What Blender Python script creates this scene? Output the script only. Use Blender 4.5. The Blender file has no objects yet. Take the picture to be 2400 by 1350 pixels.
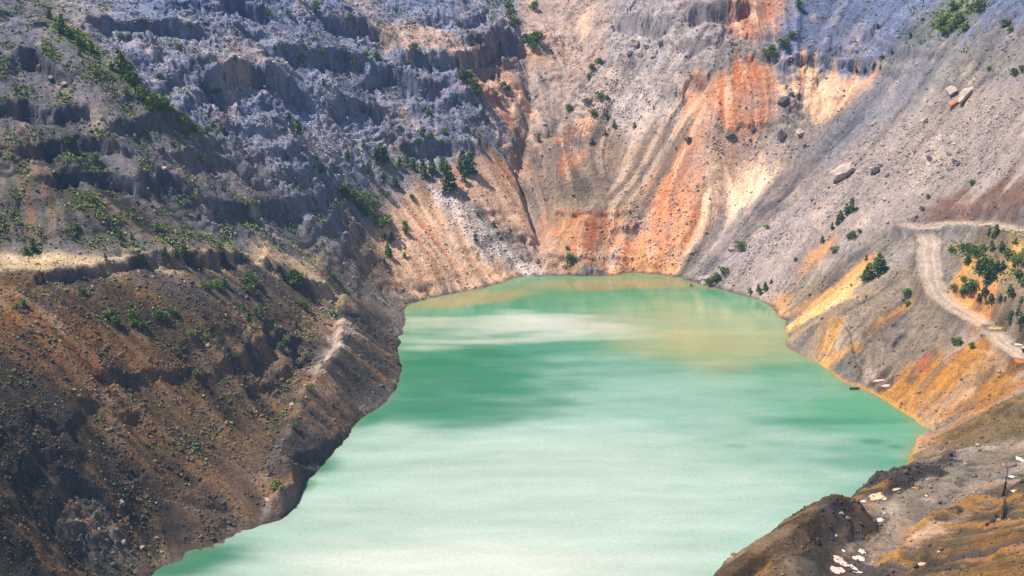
import bpy, math, random
import numpy as np

# ---------------------------------------------------------------- camera, sky, sun
scene = bpy.context.scene
col = scene.collection
CAM_H, PITCH, FPX = 200.0, math.radians(20.0), 3297.0      # metres above the lake, tilt, focal length in photo pixels
cam_data = bpy.data.cameras.new("camera")
cam_data.sensor_width = 36.0
cam_data.lens = 36.0 * FPX / 2400.0
cam_data.clip_start = 1.0
cam_data.clip_end = 5000.0
cam = bpy.data.objects.new("camera", cam_data)
cam.location = (0, 0, CAM_H)
cam.rotation_euler = (math.pi / 2 - PITCH, 0, 0)
col.objects.link(cam)
scene.camera = cam

SUN_EL = math.radians(61.0)
SUN_DIR = (-0.97, 0.12)                                    # towards the sun, seen from above
_l = math.hypot(*SUN_DIR)
SUN_DIR = (SUN_DIR[0] / _l, SUN_DIR[1] / _l)
world = bpy.data.worlds.new("World")
scene.world = world
world.use_nodes = True
wn = world.node_tree.nodes
bgn = wn["Background"]
sky = wn.new("ShaderNodeTexSky")
sky.sky_type = 'NISHITA'
sky.sun_disc = False
sky.sun_elevation = SUN_EL
sky.sun_rotation = math.atan2(SUN_DIR[0], SUN_DIR[1])
sky.air_density = 1.3
sky.dust_density = 0.3
sky.ozone_density = 3.0
world.node_tree.links.new(sky.outputs[0], bgn.inputs[0])
bgn.inputs[1].default_value = 0.065

sun_data = bpy.data.lights.new("sun", 'SUN')
sun_data.energy = 5.0
sun_data.angle = math.radians(0.5)
sun_data.color = (1.0, 0.91, 0.78)
sun = bpy.data.objects.new("sun", sun_data)
from mathutils import Vector, Matrix
_d = Vector((SUN_DIR[0] * math.cos(SUN_EL), SUN_DIR[1] * math.cos(SUN_EL), math.sin(SUN_EL)))
sun.rotation_euler = _d.to_track_quat('Z', 'Y').to_euler()
col.objects.link(sun)

scene.view_settings.view_transform = 'Standard'
scene.view_settings.look = 'None'
scene.view_settings.exposure = 0.5
scene.view_settings.gamma = 1.0
scene.cycles.volume_bounces = 1
scene.cycles.max_bounces = 6
HAZE = 0.00011

# ---------------------------------------------------------------- numpy helpers
rng = np.random.RandomState(7)
CP, SP = math.cos(PITCH), math.sin(PITCH)

def unproj(u, v, z):
    """world xy of the point of height z seen at photo pixel (u, v)"""
    x = (u - 1200.0) / FPX
    yv = (v - 675.0) / FPX
    t = (CAM_H - z) / (yv * CP + SP)
    return t * x, t * (CP - yv * SP)

def fade(t):
    return t * t * t * (t * (t * 6 - 15) + 10)

def perlin(x, y, seed=0):
    r = np.random.RandomState(seed)
    perm = r.permutation(256).astype(np.int32)
    ang = r.rand(256).astype(np.float32) * 2 * np.pi
    gx, gy = np.cos(ang), np.sin(ang)
    xi = np.floor(x).astype(np.int32); yi = np.floor(y).astype(np.int32)
    xf = (x - xi).astype(np.float32); yf = (y - yi).astype(np.float32)
    u = fade(xf); w = fade(yf)
    def g(ix, iy, fx, fy):
        h = perm[(perm[ix & 255] + iy) & 255]
        return gx[h] * fx + gy[h] * fy
    n00 = g(xi, yi, xf, yf); n10 = g(xi + 1, yi, xf - 1, yf)
    n01 = g(xi, yi + 1, xf, yf - 1); n11 = g(xi + 1, yi + 1, xf - 1, yf - 1)
    a = n00 + u * (n10 - n00); b = n01 + u * (n11 - n01)
    return (a + w * (b - a)) * 1.5

def fbm(x, y, scale, octaves=4, gain=0.5, seed=0, ridged=False):
    out = np.zeros(np.shape(x), np.float32); amp = 1.0; tot = 0
    f = 1.0 / scale
    for o in range(octaves):
        c, s = math.cos(0.6 * o + seed), math.sin(0.6 * o + seed)
        n = perlin((x * c - y * s) * f + 17.3 * o, (x * s + y * c) * f - 9.1 * o, seed * 13 + o)
        if ridged: n = 1 - 2 * np.abs(n)
        out += amp * n; tot += amp
        amp *= gain; f *= 2.03
    return out / tot

def cells(x, y, scale, seed):
    """nearest jittered cell: its random value, a random tilt, distance to the border"""
    r = np.random.RandomState(seed)
    T = r.rand(64, 64, 5).astype(np.float32)
    xs = x / scale; ys = y / scale
    xi = np.floor(xs).astype(np.int32); yi = np.floor(ys).astype(np.int32)
    f1 = np.full(xs.shape, 9, np.float32); f2 = f1.copy()
    val = np.zeros_like(f1); tlt = np.zeros_like(f1)
    for dx in (-1, 0, 1):
        for dy in (-1, 0, 1):
            cx = (xi + dx); cy = (yi + dy)
            c = T[cx & 63, cy & 63]
            ox = cx + c[..., 0] - xs; oy = cy + c[..., 1] - ys
            d = ox * ox + oy * oy
            near = d < f1
            f2 = np.where(near, f1, np.minimum(f2, d))
            val = np.where(near, c[..., 2], val)
            tlt = np.where(near, ox * (c[..., 3] - .5) + oy * (c[..., 4] - .5), tlt)
            f1 = np.where(near, d, f1)
    return val, tlt, np.sqrt(f2) - np.sqrt(f1)

def sstep(a, b, x):
    t = np.clip((x - a) / (b - a), 0, 1)
    return t * t * (3 - 2 * t)

def box1(a, r, axis):
    if r < 1: return a
    p = np.pad(a, [(r + 1, r) if i == axis else (0, 0) for i in range(a.ndim)], mode='edge')
    c = np.cumsum(p, axis=axis, dtype=np.float64)
    n = a.shape[axis]
    hi = np.take(c, np.arange(2 * r + 1, 2 * r + 1 + n), axis=axis)
    lo = np.take(c, np.arange(0, n), axis=axis)
    return ((hi - lo) / (2 * r + 1)).astype(np.float32)

def blur(a, r, it=3):
    for _ in range(it):
        a = box1(box1(a, r, 0), r, 1)
    return a

class Grid:
    """regular world grid; arrays are [row y, column x]"""
    def __init__(s, x0, x1, y0, y1, d):
        s.x0, s.y0, s.d = x0, y0, d
        s.nx = int(round((x1 - x0) / d)) + 1; s.ny = int(round((y1 - y0) / d)) + 1
        s.xs = (x0 + d * np.arange(s.nx)).astype(np.float32); s.ys = (y0 + d * np.arange(s.ny)).astype(np.float32)
        s.X, s.Y = np.meshgrid(s.xs, s.ys)
    def sample(s, a, x, y):
        fx = np.clip((x - s.x0) / s.d, 0, s.nx - 1.001); fy = np.clip((y - s.y0) / s.d, 0, s.ny - 1.001)
        ix = fx.astype(np.int32); iy = fy.astype(np.int32)
        tx = fx - ix; ty = fy - iy
        if a.ndim == 3: tx = tx[..., None]; ty = ty[..., None]
        return (a[iy, ix] * (1 - tx) + a[iy, ix + 1] * tx) * (1 - ty) + (a[iy + 1, ix] * (1 - tx) + a[iy + 1, ix + 1] * tx) * ty

def raycast(g, Z, u, v):
    """first hit of the photo rays (u, v) with the height grid Z"""
    u = np.atleast_1d(np.asarray(u, float)); v = np.atleast_1d(np.asarray(v, float))
    x = (u - 1200) / FPX; yv = (v - 675) / FPX
    dx, dy, dz = x, CP - yv * SP, -(yv * CP + SP)
    ts = np.arange(230, 1000, 1.0)
    hit = np.full(u.shape, np.nan); prev = None
    for t in ts:
        d = CAM_H + t * dz - g.sample(Z, t * dx, t * dy)
        if prev is not None:
            k = np.isnan(hit) & (d <= 0)
            hit[k] = (t - 1 + prev / np.maximum(prev - d, 1e-6))[k]
        prev = d
    hit = np.where(np.isnan(hit), 900, hit)
    return hit * dx, hit * dy, hit

# ---------------------------------------------------------------- height control points: photo pixel and height above the lake
SHORE = [(330,1350),(360,1305),(440,1290),(520,1272),(580,1235),(635,1215),(660,1205),(695,1175),(693,1130),(745,1100),(765,1065),
 (820,1000),(838,978),(885,958),(918,920),(935,880),(922,820),(945,780),(950,745),(940,715),(1040,690),(1160,668),(1200,655),(1260,647),
 (1330,643),(1420,642),(1500,641),(1560,645),(1620,660),(1700,680),(1760,695),(1800,710),(1840,750),(1855,790),(1842,800),(1850,815),
 (1920,840),(1960,870),(1995,905),(2030,915),(2075,935),(2120,965),(2160,992),(2200,1003),(2140,1068)]
CTRL = [
 # left lower rim and path
 (795,690,15),(800,750,15),(795,800,14),(770,850,13),(730,900,12),(700,940,11),(690,985,10),(660,1030,9),(650,1070,8),(640,1130,6),(637,1185,4),
 (730,760,17),(700,850,13),(660,930,11),(620,1000,9),(590,1070,7.5),(560,1150,5.5),(480,1230,4.5),(400,1285,3),
 # terrace
 (0,615,58),(120,642,57),(240,628,54),(400,602,50),(500,600,45),(600,595,40),(700,625,31),(785,645,23),
 (0,588,58.5),(230,598,54.5),(430,590,49),(560,568,43),(700,585,33),(800,610,25),
 # lower left wall
 (0,1350,26),(0,1150,36),(0,1000,43),(0,800,51),(200,1350,9),(150,1200,20),(300,1150,15),(300,1000,25),(300,850,36),(500,1000,15),(500,850,28),(500,720,40),(150,720,52),
 (620,800,24),(650,700,29),
 # left wall above the terrace, its spine
 (0,400,78),(0,200,100),(0,0,122),(200,500,66),(400,500,58),(250,350,79),
 (100,0,116),(200,110,107),(290,180,98),(420,300,80),(560,400,62),(700,500,42),(800,590,27),(860,650,12),
 # far left wall
 (900,560,20),(900,450,34),(900,340,49),(900,200,69),(900,0,100),
 (1000,600,13),(1000,480,27),(1000,340,46),(1000,150,77),
 (1100,560,15),(1100,450,30),(1100,340,46),(1100,180,70),(1100,0,98),
 (700,400,55),(700,300,66),(700,150,85),(700,0,106),(500,150,95),(500,250,80),(400,0,112),(350,150,98),
 # ravine
 (1265,580,6),(1225,410,29),(1240,240,54),(1220,50,83),(1220,0,90),
 # right of the ravine
 (1300,605,5.5),(1380,602,6),(1480,602,6),(1380,580,6.6),(1380,512,17.5),(1380,492,19),(1380,478,19.5),(1450,420,27),(1450,300,46),(1450,200,62),(1450,130,73),
 (1480,70,83),(1450,0,93),(1340,290,46),(1340,400,31),(1330,150,66),(1330,0,90),
 # orange cliffs
 (1580,560,11),(1600,450,28),(1650,350,46),(1650,250,62),(1700,150,78),(1700,50,94),(1700,0,101),(1600,150,76),(1600,0,100),(1740,430,32),(1650,560,12),(1820,400,38),(1950,220,68),(2050,180,75),(1850,250,62),
 # right scree slope
 (1900,450,36),(1800,550,21),(2000,500,35),(2100,400,50),(2100,280,65),(2250,220,78),(2250,100,95),(2250,0,109),(2100,100,90),(2100,0,104),(1900,100,86),(1900,0,101),
 (2400,300,76),(2400,420,61),(2400,200,88),(2400,100,101),(2400,0,114),(2250,400,56),
 (1700,620,7),(1900,640,14),(1900,560,24),
 # road bench and grove
 (2150,530,40),(2230,525,41),(2330,530,46),(2400,545,50),(2180,580,36),(2170,620,32.5),(2180,650,31),(2200,690,28.5),(2240,720,26.5),(2290,755,24.5),(2330,775,23),(2340,800,22.5),(2400,840,21.5),
 (2300,620,40),(2300,700,30.5),(2400,700,36),(2400,620,43),(2230,650,33),(2400,780,27),
 # below the road
 (1950,735,16),(1990,840,6),(2040,800,11),(2050,890,2),(2100,850,8),(2200,850,13),(2300,830,20),(2300,920,13),(2400,900,19),(2100,700,22),(2050,640,25),(2000,690,17),(2150,780,19),
 (2250,1010,8),(2330,965,13),(2400,925,17),(2250,950,9),
 # near bank: mounds, path, slope
 (2400,1050,14),(2250,1080,11),(2155,1092,12),(2180,1105,14),(2110,1122,13.5),(2050,1150,12),(2330,1000,13),
 (2280,1060,12),(2240,1150,13),(2200,1200,13),(2050,1170,12.5),(2000,1280,12.5),(1980,1350,12.5),(2110,1160,12.5),
 (1960,1160,19.5),(1900,1200,18.5),(1800,1275,16.5),(1700,1345,13),(1990,1170,18),(2010,1205,13),(1850,1320,16),
 (2400,1200,27),(2355,1165,19),(2400,1130,18),(2400,1350,42),(2200,1350,25),(2250,1260,22),(2100,1290,15),(2100,1350,18),(2300,1205,21),
]
WORLD = [  # outside the picture: x, y, z
 (-260,300,105),(-300,450,150),(-320,650,180),(-230,180,110),(-150,230,52),(-330,850,190),(-200,50,150),(-330,100,170),
 (-88,292,-1),(-40,262,-1),(0,252,-1),(40,285,-1),(50,298,6),(0,200,42),(0,150,82),(0,60,150),(0,-20,188),(80,220,48),(100,150,90),(-100,150,95),(120,40,160),
 (190,300,75),(250,250,110),(260,400,115),(280,550,140),(310,700,165),(330,100,175),
 (0,850,135),(-150,800,150),(150,800,145),(0,1000,165),(-300,1000,190),(300,1000,185),(150,1000,175),
 # lake bed
 (-20,330,-14),(30,360,-14),(0,420,-16),(60,430,-14),(40,490,-14),(-5,480,-13),(20,530,-10),(70,500,-11),(-60,330,-9),(90,420,-10),(105,392,-5),(95,365,-5),(70,345,-6),(48,318,-5),(-30,380,-12),(-15,440,-12),(50,545,-8),(0,540,-7),
 (116,378,-3),(100,368,-2),(86,350,-2),(70,333,-2),
]
pts = [(*unproj(u, v, 0.0), 0.0) for u, v in SHORE] + [(*unproj(u, v, z), float(z)) for u, v, z in CTRL] + [tuple(map(float, w)) for w in WORLD]
P = np.array(pts)
def solve_rbf(P):
    D = np.hypot(P[:, None, 0] - P[None, :, 0], P[:, None, 1] - P[None, :, 1])
    n = len(P)
    A = np.zeros((n + 3, n + 3))
    A[:n, :n] = -D + 0.6 * np.eye(n)
    A[:n, n] = 1; A[:n, n + 1:] = P[:, :2] / 100
    A[n:, :n] = A[:n, n:].T
    return np.linalg.solve(A, np.concatenate([P[:, 2], np.zeros(3)]))
RW = solve_rbf(P)
def rbf(x, y):
    out = np.zeros(x.shape)
    for (px, py, _), w in zip(P, RW):
        out -= w * np.hypot(x - px, y - py)
    n = len(P)
    return (out + RW[n] + RW[n + 1] * x / 100 + RW[n + 2] * y / 100).astype(np.float32)

GC = Grid(-340, 340, -30, 1010, 2.0)       # whole pit, coarse
Zc = blur(rbf(GC.X.astype(float), GC.Y.astype(float)), 1, 2)
# ---------------------------------------------------------------- fine terrain grid
GF = Grid(-268, 262, 232, 850, 0.5)
X, Y = GF.X, GF.Y
B = blur(GC.sample(Zc, X, Y).astype(np.float32), 2, 2)       # smooth base
gy_, gx_ = np.gradient(B, GF.d)
SL = np.hypot(gx_, gy_)

def poly_line(uv, step=12.0):
    out = []
    for (a, b), (c, d) in zip(uv[:-1], uv[1:]):
        n = max(1, int(math.hypot(c - a, d - b) / step))
        out += [(a + (c - a) * i / n, b + (d - b) * i / n) for i in range(n)]
    out.append(uv[-1])
    return np.array(out, float)

def world_line(uv, step=12.0):
    p = poly_line(uv, step)
    x, y, t = raycast(GF, B, p[:, 0], p[:, 1])
    return np.stack([x, y], 1)

def line_window(w, margin):
    i0 = max(0, int((w[:, 0].min() - margin - GF.x0) / GF.d)); i1 = min(GF.nx, int((w[:, 0].max() + margin - GF.x0) / GF.d) + 2)
    j0 = max(0, int((w[:, 1].min() - margin - GF.y0) / GF.d)); j1 = min(GF.ny, int((w[:, 1].max() + margin - GF.y0) / GF.d) + 2)
    return slice(j0, j1), slice(i0, i1)

def dist_line(w, x, y):
    """distance to the polyline and the fraction of the way along it"""
    best = np.full(x.shape, 1e9, np.float32); along = np.zeros(x.shape, np.float32)
    seg = np.hypot(*(w[1:] - w[:-1]).T); L = np.concatenate([[0], np.cumsum(seg)]); tot = max(L[-1], 1e-6)
    for k in range(len(w) - 1):
        ax, ay = w[k]; dx, dy = w[k + 1] - w[k]
        q = dx * dx + dy * dy + 1e-9
        t = np.clip(((x - ax) * dx + (y - ay) * dy) / q, 0, 1)
        d = np.hypot(x - ax - t * dx, y - ay - t * dy)
        m = d < best
        best = np.where(m, d, best); along = np.where(m, (L[k] + t * seg[k]) / tot, along)
    return best, along

WX = fbm(X, Y, 14, 3, seed=3) * 3.0 + fbm(X, Y, 3.5, 2, seed=4) * 0.9      # wobble used for all outlines
WY = fbm(X, Y, 14, 3, seed=5) * 3.0 + fbm(X, Y, 3.5, 2, seed=6) * 0.9

# ---------------------------------------------------------------- geological map (outlines traced on the ground)
GM = Grid(-340, 340, -30, 1010, 1.0)
def world_poly(uv, step=25.0):
    p = poly_line(list(uv) + [uv[0]], step)
    x, y, t = raycast(GC, Zc, np.clip(p[:, 0], -200, 2600), np.clip(p[:, 1], -60, 1600))
    return x, y

def poly_mask(uv, feather):
    px, py = world_poly(uv)
    m = np.zeros((GM.ny, GM.nx), np.float32)
    j0 = max(0, int(py.min() - GM.y0) - 1); j1 = min(GM.ny, int(py.max() - GM.y0) + 2)
    i0 = max(0, int(px.min() - GM.x0) - 1); i1 = min(GM.nx, int(px.max() - GM.x0) + 2)
    x, y = GM.X[j0:j1, i0:i1], GM.Y[j0:j1, i0:i1]
    ins = np.zeros(x.shape, bool)
    for k in range(len(px) - 1):
        xa, ya, xb, yb = px[k], py[k], px[k + 1], py[k + 1]
        if ya == yb: continue
        c = ((ya > y) != (yb > y)) & (x < (xb - xa) * (y - ya) / (yb - ya) + xa)
        ins ^= c
    m[j0:j1, i0:i1] = ins
    return blur(m, feather, 2) if feather else m

def lin(c):
    c = np.array(c, np.float32) / 255.0
    return np.where(c <= 0.04045, c / 12.92, ((c + 0.055) / 1.055) ** 2.4).astype(np.float32)

# outline in photo pixels, rock colour with some haze and shade painted in (sRGB), opacity, feather in metres, rockiness (None = leave), greenery (None = leave)
ZONES = [
 ([(-100,-50),(100,0),(300,180),(560,390),(800,590),(560,570),(250,600),(-100,585)], (96,97,110), 1, 4, .5, .32),  # blue shadow tone of the upper left painted into the rock
 ([(-100,380),(300,420),(500,560),(400,592),(150,592),(-100,575)], (96,90,86), .9, 5, .25, .35),
 ([(-100,280),(100,290),(260,400),(300,440),(150,450),(-100,420)], (82,84,86), .7, 5, .8, .25),
 ([(100,-50),(1220,-50),(1255,240),(1125,330),(1112,420),(900,560),(800,590),(560,390),(300,180)], (124,130,156), 1, 4, .8, .16),  # distant haze and blue shade painted into this rock colour
 ([(560,160),(700,200),(760,260),(690,300),(560,280),(480,230)], (116,126,160), .85, 4, .9, .05),
 ([(250,-50),(1100,-50),(1000,40),(620,60),(260,50)], (104,118,158), .8, 6, .9, .16),  # bluer towards the top: haze painted into the rock
 ([(870,80),(1000,60),(1110,118),(1165,142),(1040,137),(910,132)], (200,168,146), .75, 2, .25, .02),
 ([(480,145),(580,105),(640,160),(590,185),(520,175)], (176,158,148), .7, 2, .3, .02),
 ([(905,262),(985,270),(1000,312),(930,305)], (180,154,140), .7, 2, .2, .02),
 ([(560,290),(800,290),(840,330),(760,345),(640,315)], (172,166,170), .75, 3, .5, .03),
 ([(780,-20),(860,-20),(900,40),(830,30)], (190,165,150), .6, 3, .3, .02),
 ([(330,380),(420,340),(500,360),(660,440),(620,470),(480,440),(370,410)], (140,128,124), .7, 4, .3, .12),
 ([(60,215),(240,175),(330,250),(240,280),(100,250)], (138,126,120), .6, 4, .35, .2),
 ([(820,330),(960,350),(1110,420),(1060,440),(880,400)], (140,128,122), .7, 4, .5, .5),
 ([(800,420),(900,440),(960,560),(900,600),(830,560),(790,480)], (124,116,110), .8, 4, .5, .55),
 ([(890,470),(980,430),(1110,540),(1262,642),(1160,670),(1040,697),(945,718),(850,640),(860,590)], (206,168,138), .95, 3, .1, .05),
 ([(1000,430),(1060,440),(1170,560),(1290,640),(1240,646),(1120,580),(1030,480)], (196,184,180), .9, 1, .3, .02),
 ([(790,610),(880,640),(950,720),(940,780),(860,730),(790,680)], (122,110,104), .9, 3, .4, .1),
 ([(1000,420),(1120,360),(1210,420),(1268,540),(1260,610),(1150,500),(1080,440)], (200,160,134), .9, 2, .3, .06),
 ([(1115,355),(1165,380),(1235,455),(1205,445)], (222,156,108), .8, 2, .3, 0),
 ([(1130,500),(1180,500),(1265,560),(1265,605),(1200,570)], (130,112,104), .8, 2, .6, .05),
 ([(1085,165),(1180,150),(1258,195),(1250,325),(1205,315),(1130,215)], (210,164,134), .9, 2, .3, .05),
 ([(1095,100),(1170,90),(1235,110),(1245,180),(1170,160),(1090,165)], (130,116,116), .8, 2, .9, .08),
 ([(1215,-50),(1450,-50),(1425,130),(1330,240),(1250,250),(1225,120)], (164,142,136), 1, 3, .45, .1),
 ([(1230,140),(1330,150),(1330,300),(1235,320),(1215,290)], (166,148,140), .9, 2, .35, .05),
 ([(1370,15),(1388,30),(1370,98),(1350,80)], (222,184,156), .85, 1, .3, 0),
 ([(1310,165),(1322,145),(1336,115),(1332,150)], (216,176,146), .85, 1, .3, 0),
 ([(1230,340),(1290,320),(1440,275),(1620,320),(1560,480),(1480,545),(1280,520),(1225,420)], (130,112,100), 1, 3, .3, .06),
 ([(1300,340),(1385,250),(1405,265),(1385,305),(1300,350),(1255,350)], (218,152,112), .85, 2, .25, .02),
 ([(1310,430),(1330,385),(1388,350),(1370,385),(1330,435)], (208,152,116), .8, 2, .25, 0),
 ([(1280,345),(1300,330),(1320,360),(1270,400)], (130,116,116), .7, 1, .8, 0),
 ([(1280,512),(1300,503),(1400,500),(1480,508),(1490,595),(1300,600),(1268,580)], (184,136,98), .95, 2, .2, .04),
 ([(1310,480),(1490,480),(1500,505),(1400,498),(1300,502)], (148,132,114), .9, 1, .1, .05),
 ([(1262,605),(1420,600),(1430,645),(1300,648),(1262,640)], (168,132,98), .9, 2, .5, .05),
 ([(1420,130),(1560,165),(1615,190),(1610,262),(1480,292),(1330,262),(1340,222)], (180,168,166), .95, 2, .75, .05),
 ([(1430,20),(1580,20),(1590,130),(1510,150),(1430,140)], (166,158,164), .9, 2, 1, .05),
 ([(1400,-50),(1760,-50),(1740,20),(1580,30),(1430,30)], (150,140,148), .8, 3, .9, .06),
 ([(1590,40),(1740,60),(1700,150),(1620,150),(1580,100)], (160,148,152), .9, 2, .9, 0),
 ([(1720,-50),(1840,-50),(1850,60),(1780,100),(1690,80)], (176,124,98), .9, 2, .6, .04),
 ([(1750,148),(1835,190),(1775,330),(1710,380),(1670,520),(1595,622),(1420,642),(1430,600),(1535,480),(1580,380),(1640,290),(1660,200)], (214,148,108), 1, 2, .2, 0),
 ([(1600,300),(1700,280),(1760,330),(1870,310),(1900,330),(1840,385),(1700,385),(1660,380)], (168,148,140), .85, 2, .35, 0),
 ([(1655,385),(1740,376),(1830,380),(1850,402),(1720,510),(1652,550),(1638,500)], (226,192,164), 1, 1, .15, 0),
 ([(1815,190),(1870,150),(1960,160),(2060,165),(2040,205),(1960,265),(1900,300),(1860,225)], (216,176,144), .95, 1, .3, .02),
 ([(1605,180),(1665,188),(1640,290),(1620,355),(1595,250)], (220,168,134), .85, 1, .3, 0),
 ([(1530,480),(1580,385),(1600,390),(1560,480)], (228,150,92), .8, 1, .3, 0),
 ([(1420,612),(1600,575),(1600,630),(1560,648),(1420,646)], (218,160,102), .85, 1, .35, 0),
 ([(1820,205),(1880,215),(1870,255),(1830,245)], (112,100,104), .8, 1, .9, 0),
 ([(1700,215),(1740,170),(1760,200),(1730,260),(1690,300)], (222,138,88), .8, 1, .3, 0),
 ([(1730,230),(1800,210),(1790,270),(1740,290)], (168,148,144), .7, 2, .5, 0),
 ([(1870,-50),(2500,-50),(2500,60),(2220,120),(2055,170),(1870,150),(1790,140)], (94,104,136), 1, 3, .6, .12),  # hillside blue includes painted haze
 ([(1890,90),(2100,60),(2060,160),(1900,140)], (118,120,142), .8, 3, .7, .1),
 ([(2235,-50),(2330,-50),(2275,75),(2150,120),(2060,150),(2150,60)], (112,118,94), .7, 3, .3, .6),
 ([(2500,50),(2500,420),(2300,505),(2120,512),(1960,622),(1800,692),(1590,655),(1650,560),(1850,392),(2055,185),(2250,88)], (142,130,127), 1, 3, .3, .07),
 ([(2055,185),(2260,100),(2160,225),(1910,405),(1840,410)], (112,112,126), .85, 4, .25, .05),
 ([(2250,60),(2500,40),(2500,160),(2300,170),(2200,140)], (108,106,112), .8, 4, .6, .2),
 ([(2200,120),(2380,170),(2300,210),(2180,200)], (126,122,112), .6, 3, .7, .25),
 ([(1900,470),(1960,440),(1700,640),(1620,660)], (158,150,152), .7, 3, .5, .05),
 ([(2080,350),(2290,330),(2280,400),(2100,420)], (150,138,132), .6, 3, .7, .12),
 ([(2140,515),(2250,445),(2500,385),(2500,525),(2330,500),(2250,520)], (100,74,62), .9, 2, .3, .06),
 ([(2240,505),(2330,505),(2400,515),(2400,540),(2280,530)], (158,146,138), .8, 2, .5, .05),
 ([(1860,650),(1940,565),(1965,562),(1935,600),(1880,645)], (206,146,92), .85, 1, .25, .05),
 ([(1780,705),(1850,690),(1880,650),(2060,600),(2150,640),(2250,760),(2320,800),(2200,870),(2100,960),(2020,915),(1900,830),(1840,800),(1855,770),(1820,730)], (126,112,98), .95, 2, .25, .08),
 ([(1855,765),(1880,730),(1980,650),(2020,615),(2040,650),(2030,690),(1960,715),(1860,775)], (232,174,114), .9, 1, .25, .02),
 ([(1785,708),(1850,695),(1890,720),(1860,770)], (196,148,104), .8, 1, .2, .02),
 ([(1900,832),(1945,780),(1970,770),(1992,840),(1965,872)], (212,158,88), .8, 1, .2, .02),
 ([(1842,802),(1945,738),(1965,775),(1900,830)], (160,132,100), .8, 1, .15, .02),
 ([(2010,800),(2060,745),(2110,718),(2090,760),(2040,800)], (190,142,82), .7, 1, .2, .02),
 ([(2085,940),(2060,920),(2140,860),(2250,815),(2315,790),(2400,870),(2400,900),(2330,960),(2210,1003),(2120,965)], (164,112,46), .95, 1, .35, .05),
 ([(2240,900),(2300,840),(2320,860),(2260,930),(2230,945)], (150,124,96), .8, 1, .2, .02),
 ([(2150,935),(2250,900),(2240,950),(2170,985)], (150,122,98), .6, 1, .2, .02),
 ([(2158,885),(2160,850),(2172,838),(2180,842),(2168,862),(2167,887)], (196,88,66), .8, 0, .2, 0),
 ([(2330,805),(2400,860),(2400,920),(2340,900),(2320,840)], (138,120,104), .8, 2, .2, .02),
 ([(2135,1070),(2330,960),(2500,900),(2500,1010),(2300,1040),(2160,1092)], (98,80,50), .95, 1, .2, .03),
 ([(2150,1050),(2200,1005),(2260,985),(2240,1010),(2160,1070)], (150,104,44), .7, 1, .2, .02),
 ([(2225,560),(2400,535),(2500,535),(2500,790),(2330,772),(2240,705)], (128,112,88), 1, 2, .4, .5),
 ([(2232,640),(2265,600),(2290,610),(2275,655),(2330,690),(2345,745),(2300,750),(2235,710)], (222,156,82), .85, 1, .4, .1),
 ([(2310,690),(2350,635),(2362,640),(2350,690)], (232,152,84), .85, 1, .5, .02),
 ([(2355,566),(2410,572),(2410,605),(2370,592)], (224,166,92), .8, 1, .4, .05),
 ([(2340,690),(2420,640),(2420,740),(2370,760)], (140,122,108), .7, 2, .6, .2),
 ([(2040,1160),(2100,1110),(2160,1085),(2260,1060),(2210,1110),(2130,1150)], (50,46,40), .95, 1, .7, .03),
 ([(1650,1400),(1980,1150),(2020,1190),(1990,1290),(1960,1400)], (78,62,36), .95, 1, .2, .02),
 ([(1900,1400),(1860,1290),(1990,1200),(2010,1215),(1975,1300),(1950,1400)], (50,46,38), .9, 2, .4, .02),  # mound's inner side, its shade painted into the colour
 ([(1660,1400),(1730,1320),(1800,1290),(1810,1400)], (148,106,54), .8, 1, .2, .02),
 ([(2020,1400),(2060,1300),(2190,1200),(2330,1150),(2500,1100),(2500,1500),(2020,1500)], (76,62,40), .95, 2, .4, .03),
 ([(2250,1400),(2300,1280),(2450,1180),(2500,1500)], (104,74,32), .8, 2, .4, .05),
 ([(2030,1360),(2130,1240),(2185,1195),(2190,1225),(2160,1262),(2070,1340)], (176,122,36), .9, 1, .35, .03),
 ([(2130,1290),(2200,1235),(2260,1215),(2230,1260),(2150,1300)], (176,142,124), .7, 1, .4, .02),
 ([(1975,1400),(1985,1300),(2020,1200),(2080,1150),(2190,1110),(2300,1050),(2420,1010),(2420,1080),(2330,1130),(2190,1200),(2060,1300),(2030,1400)], (112,102,90), .95, 1, .12, .01),
 ([(-100,630),(120,645),(400,606),(600,600),(790,650),(800,760),(700,930),(640,1130),(640,1215),(330,1350),(-100,1450)], (82,66,48), 1, 2, .2, .12),  # soil darkened to carry the shade of the near left wall
 ([(200,625),(400,606),(600,602),(700,665),(640,730),(480,725),(300,650)], (78,74,74), .85, 3, .1, .06),
 ([(-100,650),(60,660),(220,770),(440,860),(520,900),(420,890),(200,890),(-100,740)], (138,94,52), .75, 4, .2, .1),
 ([(200,860),(260,880),(340,1000),(330,1060),(260,960)], (144,96,50), .7, 3, .2, .05),
 ([(250,880),(450,870),(620,990),(600,1050),(430,1000),(330,940)], (116,92,64), .6, 4, .2, .1),
 ([(560,760),(700,760),(720,830),(640,860),(560,800)], (104,92,82), .7, 3, .7, .2),
 ([(470,780),(640,800),(680,880),(560,920),(430,850)], (98,86,78), .6, 4, .6, .12),
 ([(400,1180),(620,1020),(650,1060),(640,1190),(480,1250),(360,1310)], (92,76,62), .8, 3, .12, .02),
 ([(-100,960),(100,1000),(230,1150),(330,1330),(300,1450),(-100,1450)], (44,40,34), .9, 5, .6, .05),  # corner shade painted in as a darker soil colour
 ([(150,1150),(260,1180),(300,1290),(240,1330),(140,1240)], (110,106,104), .6, 3, .9, .02),
 ([(720,900),(760,830),(785,740),(805,745),(800,810),(745,890),(700,940)], (186,170,158), .95, 1, .12, .03),
 ([(805,690),(935,760),(940,880),(830,992),(690,1135),(650,1120),(700,960),(800,830)], (74,66,60), .95, 1, .3, .03),
 ([(700,700),(790,660),(800,740),(720,800),(690,760)], (132,112,84), .7, 2, .3, .3),
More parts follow.
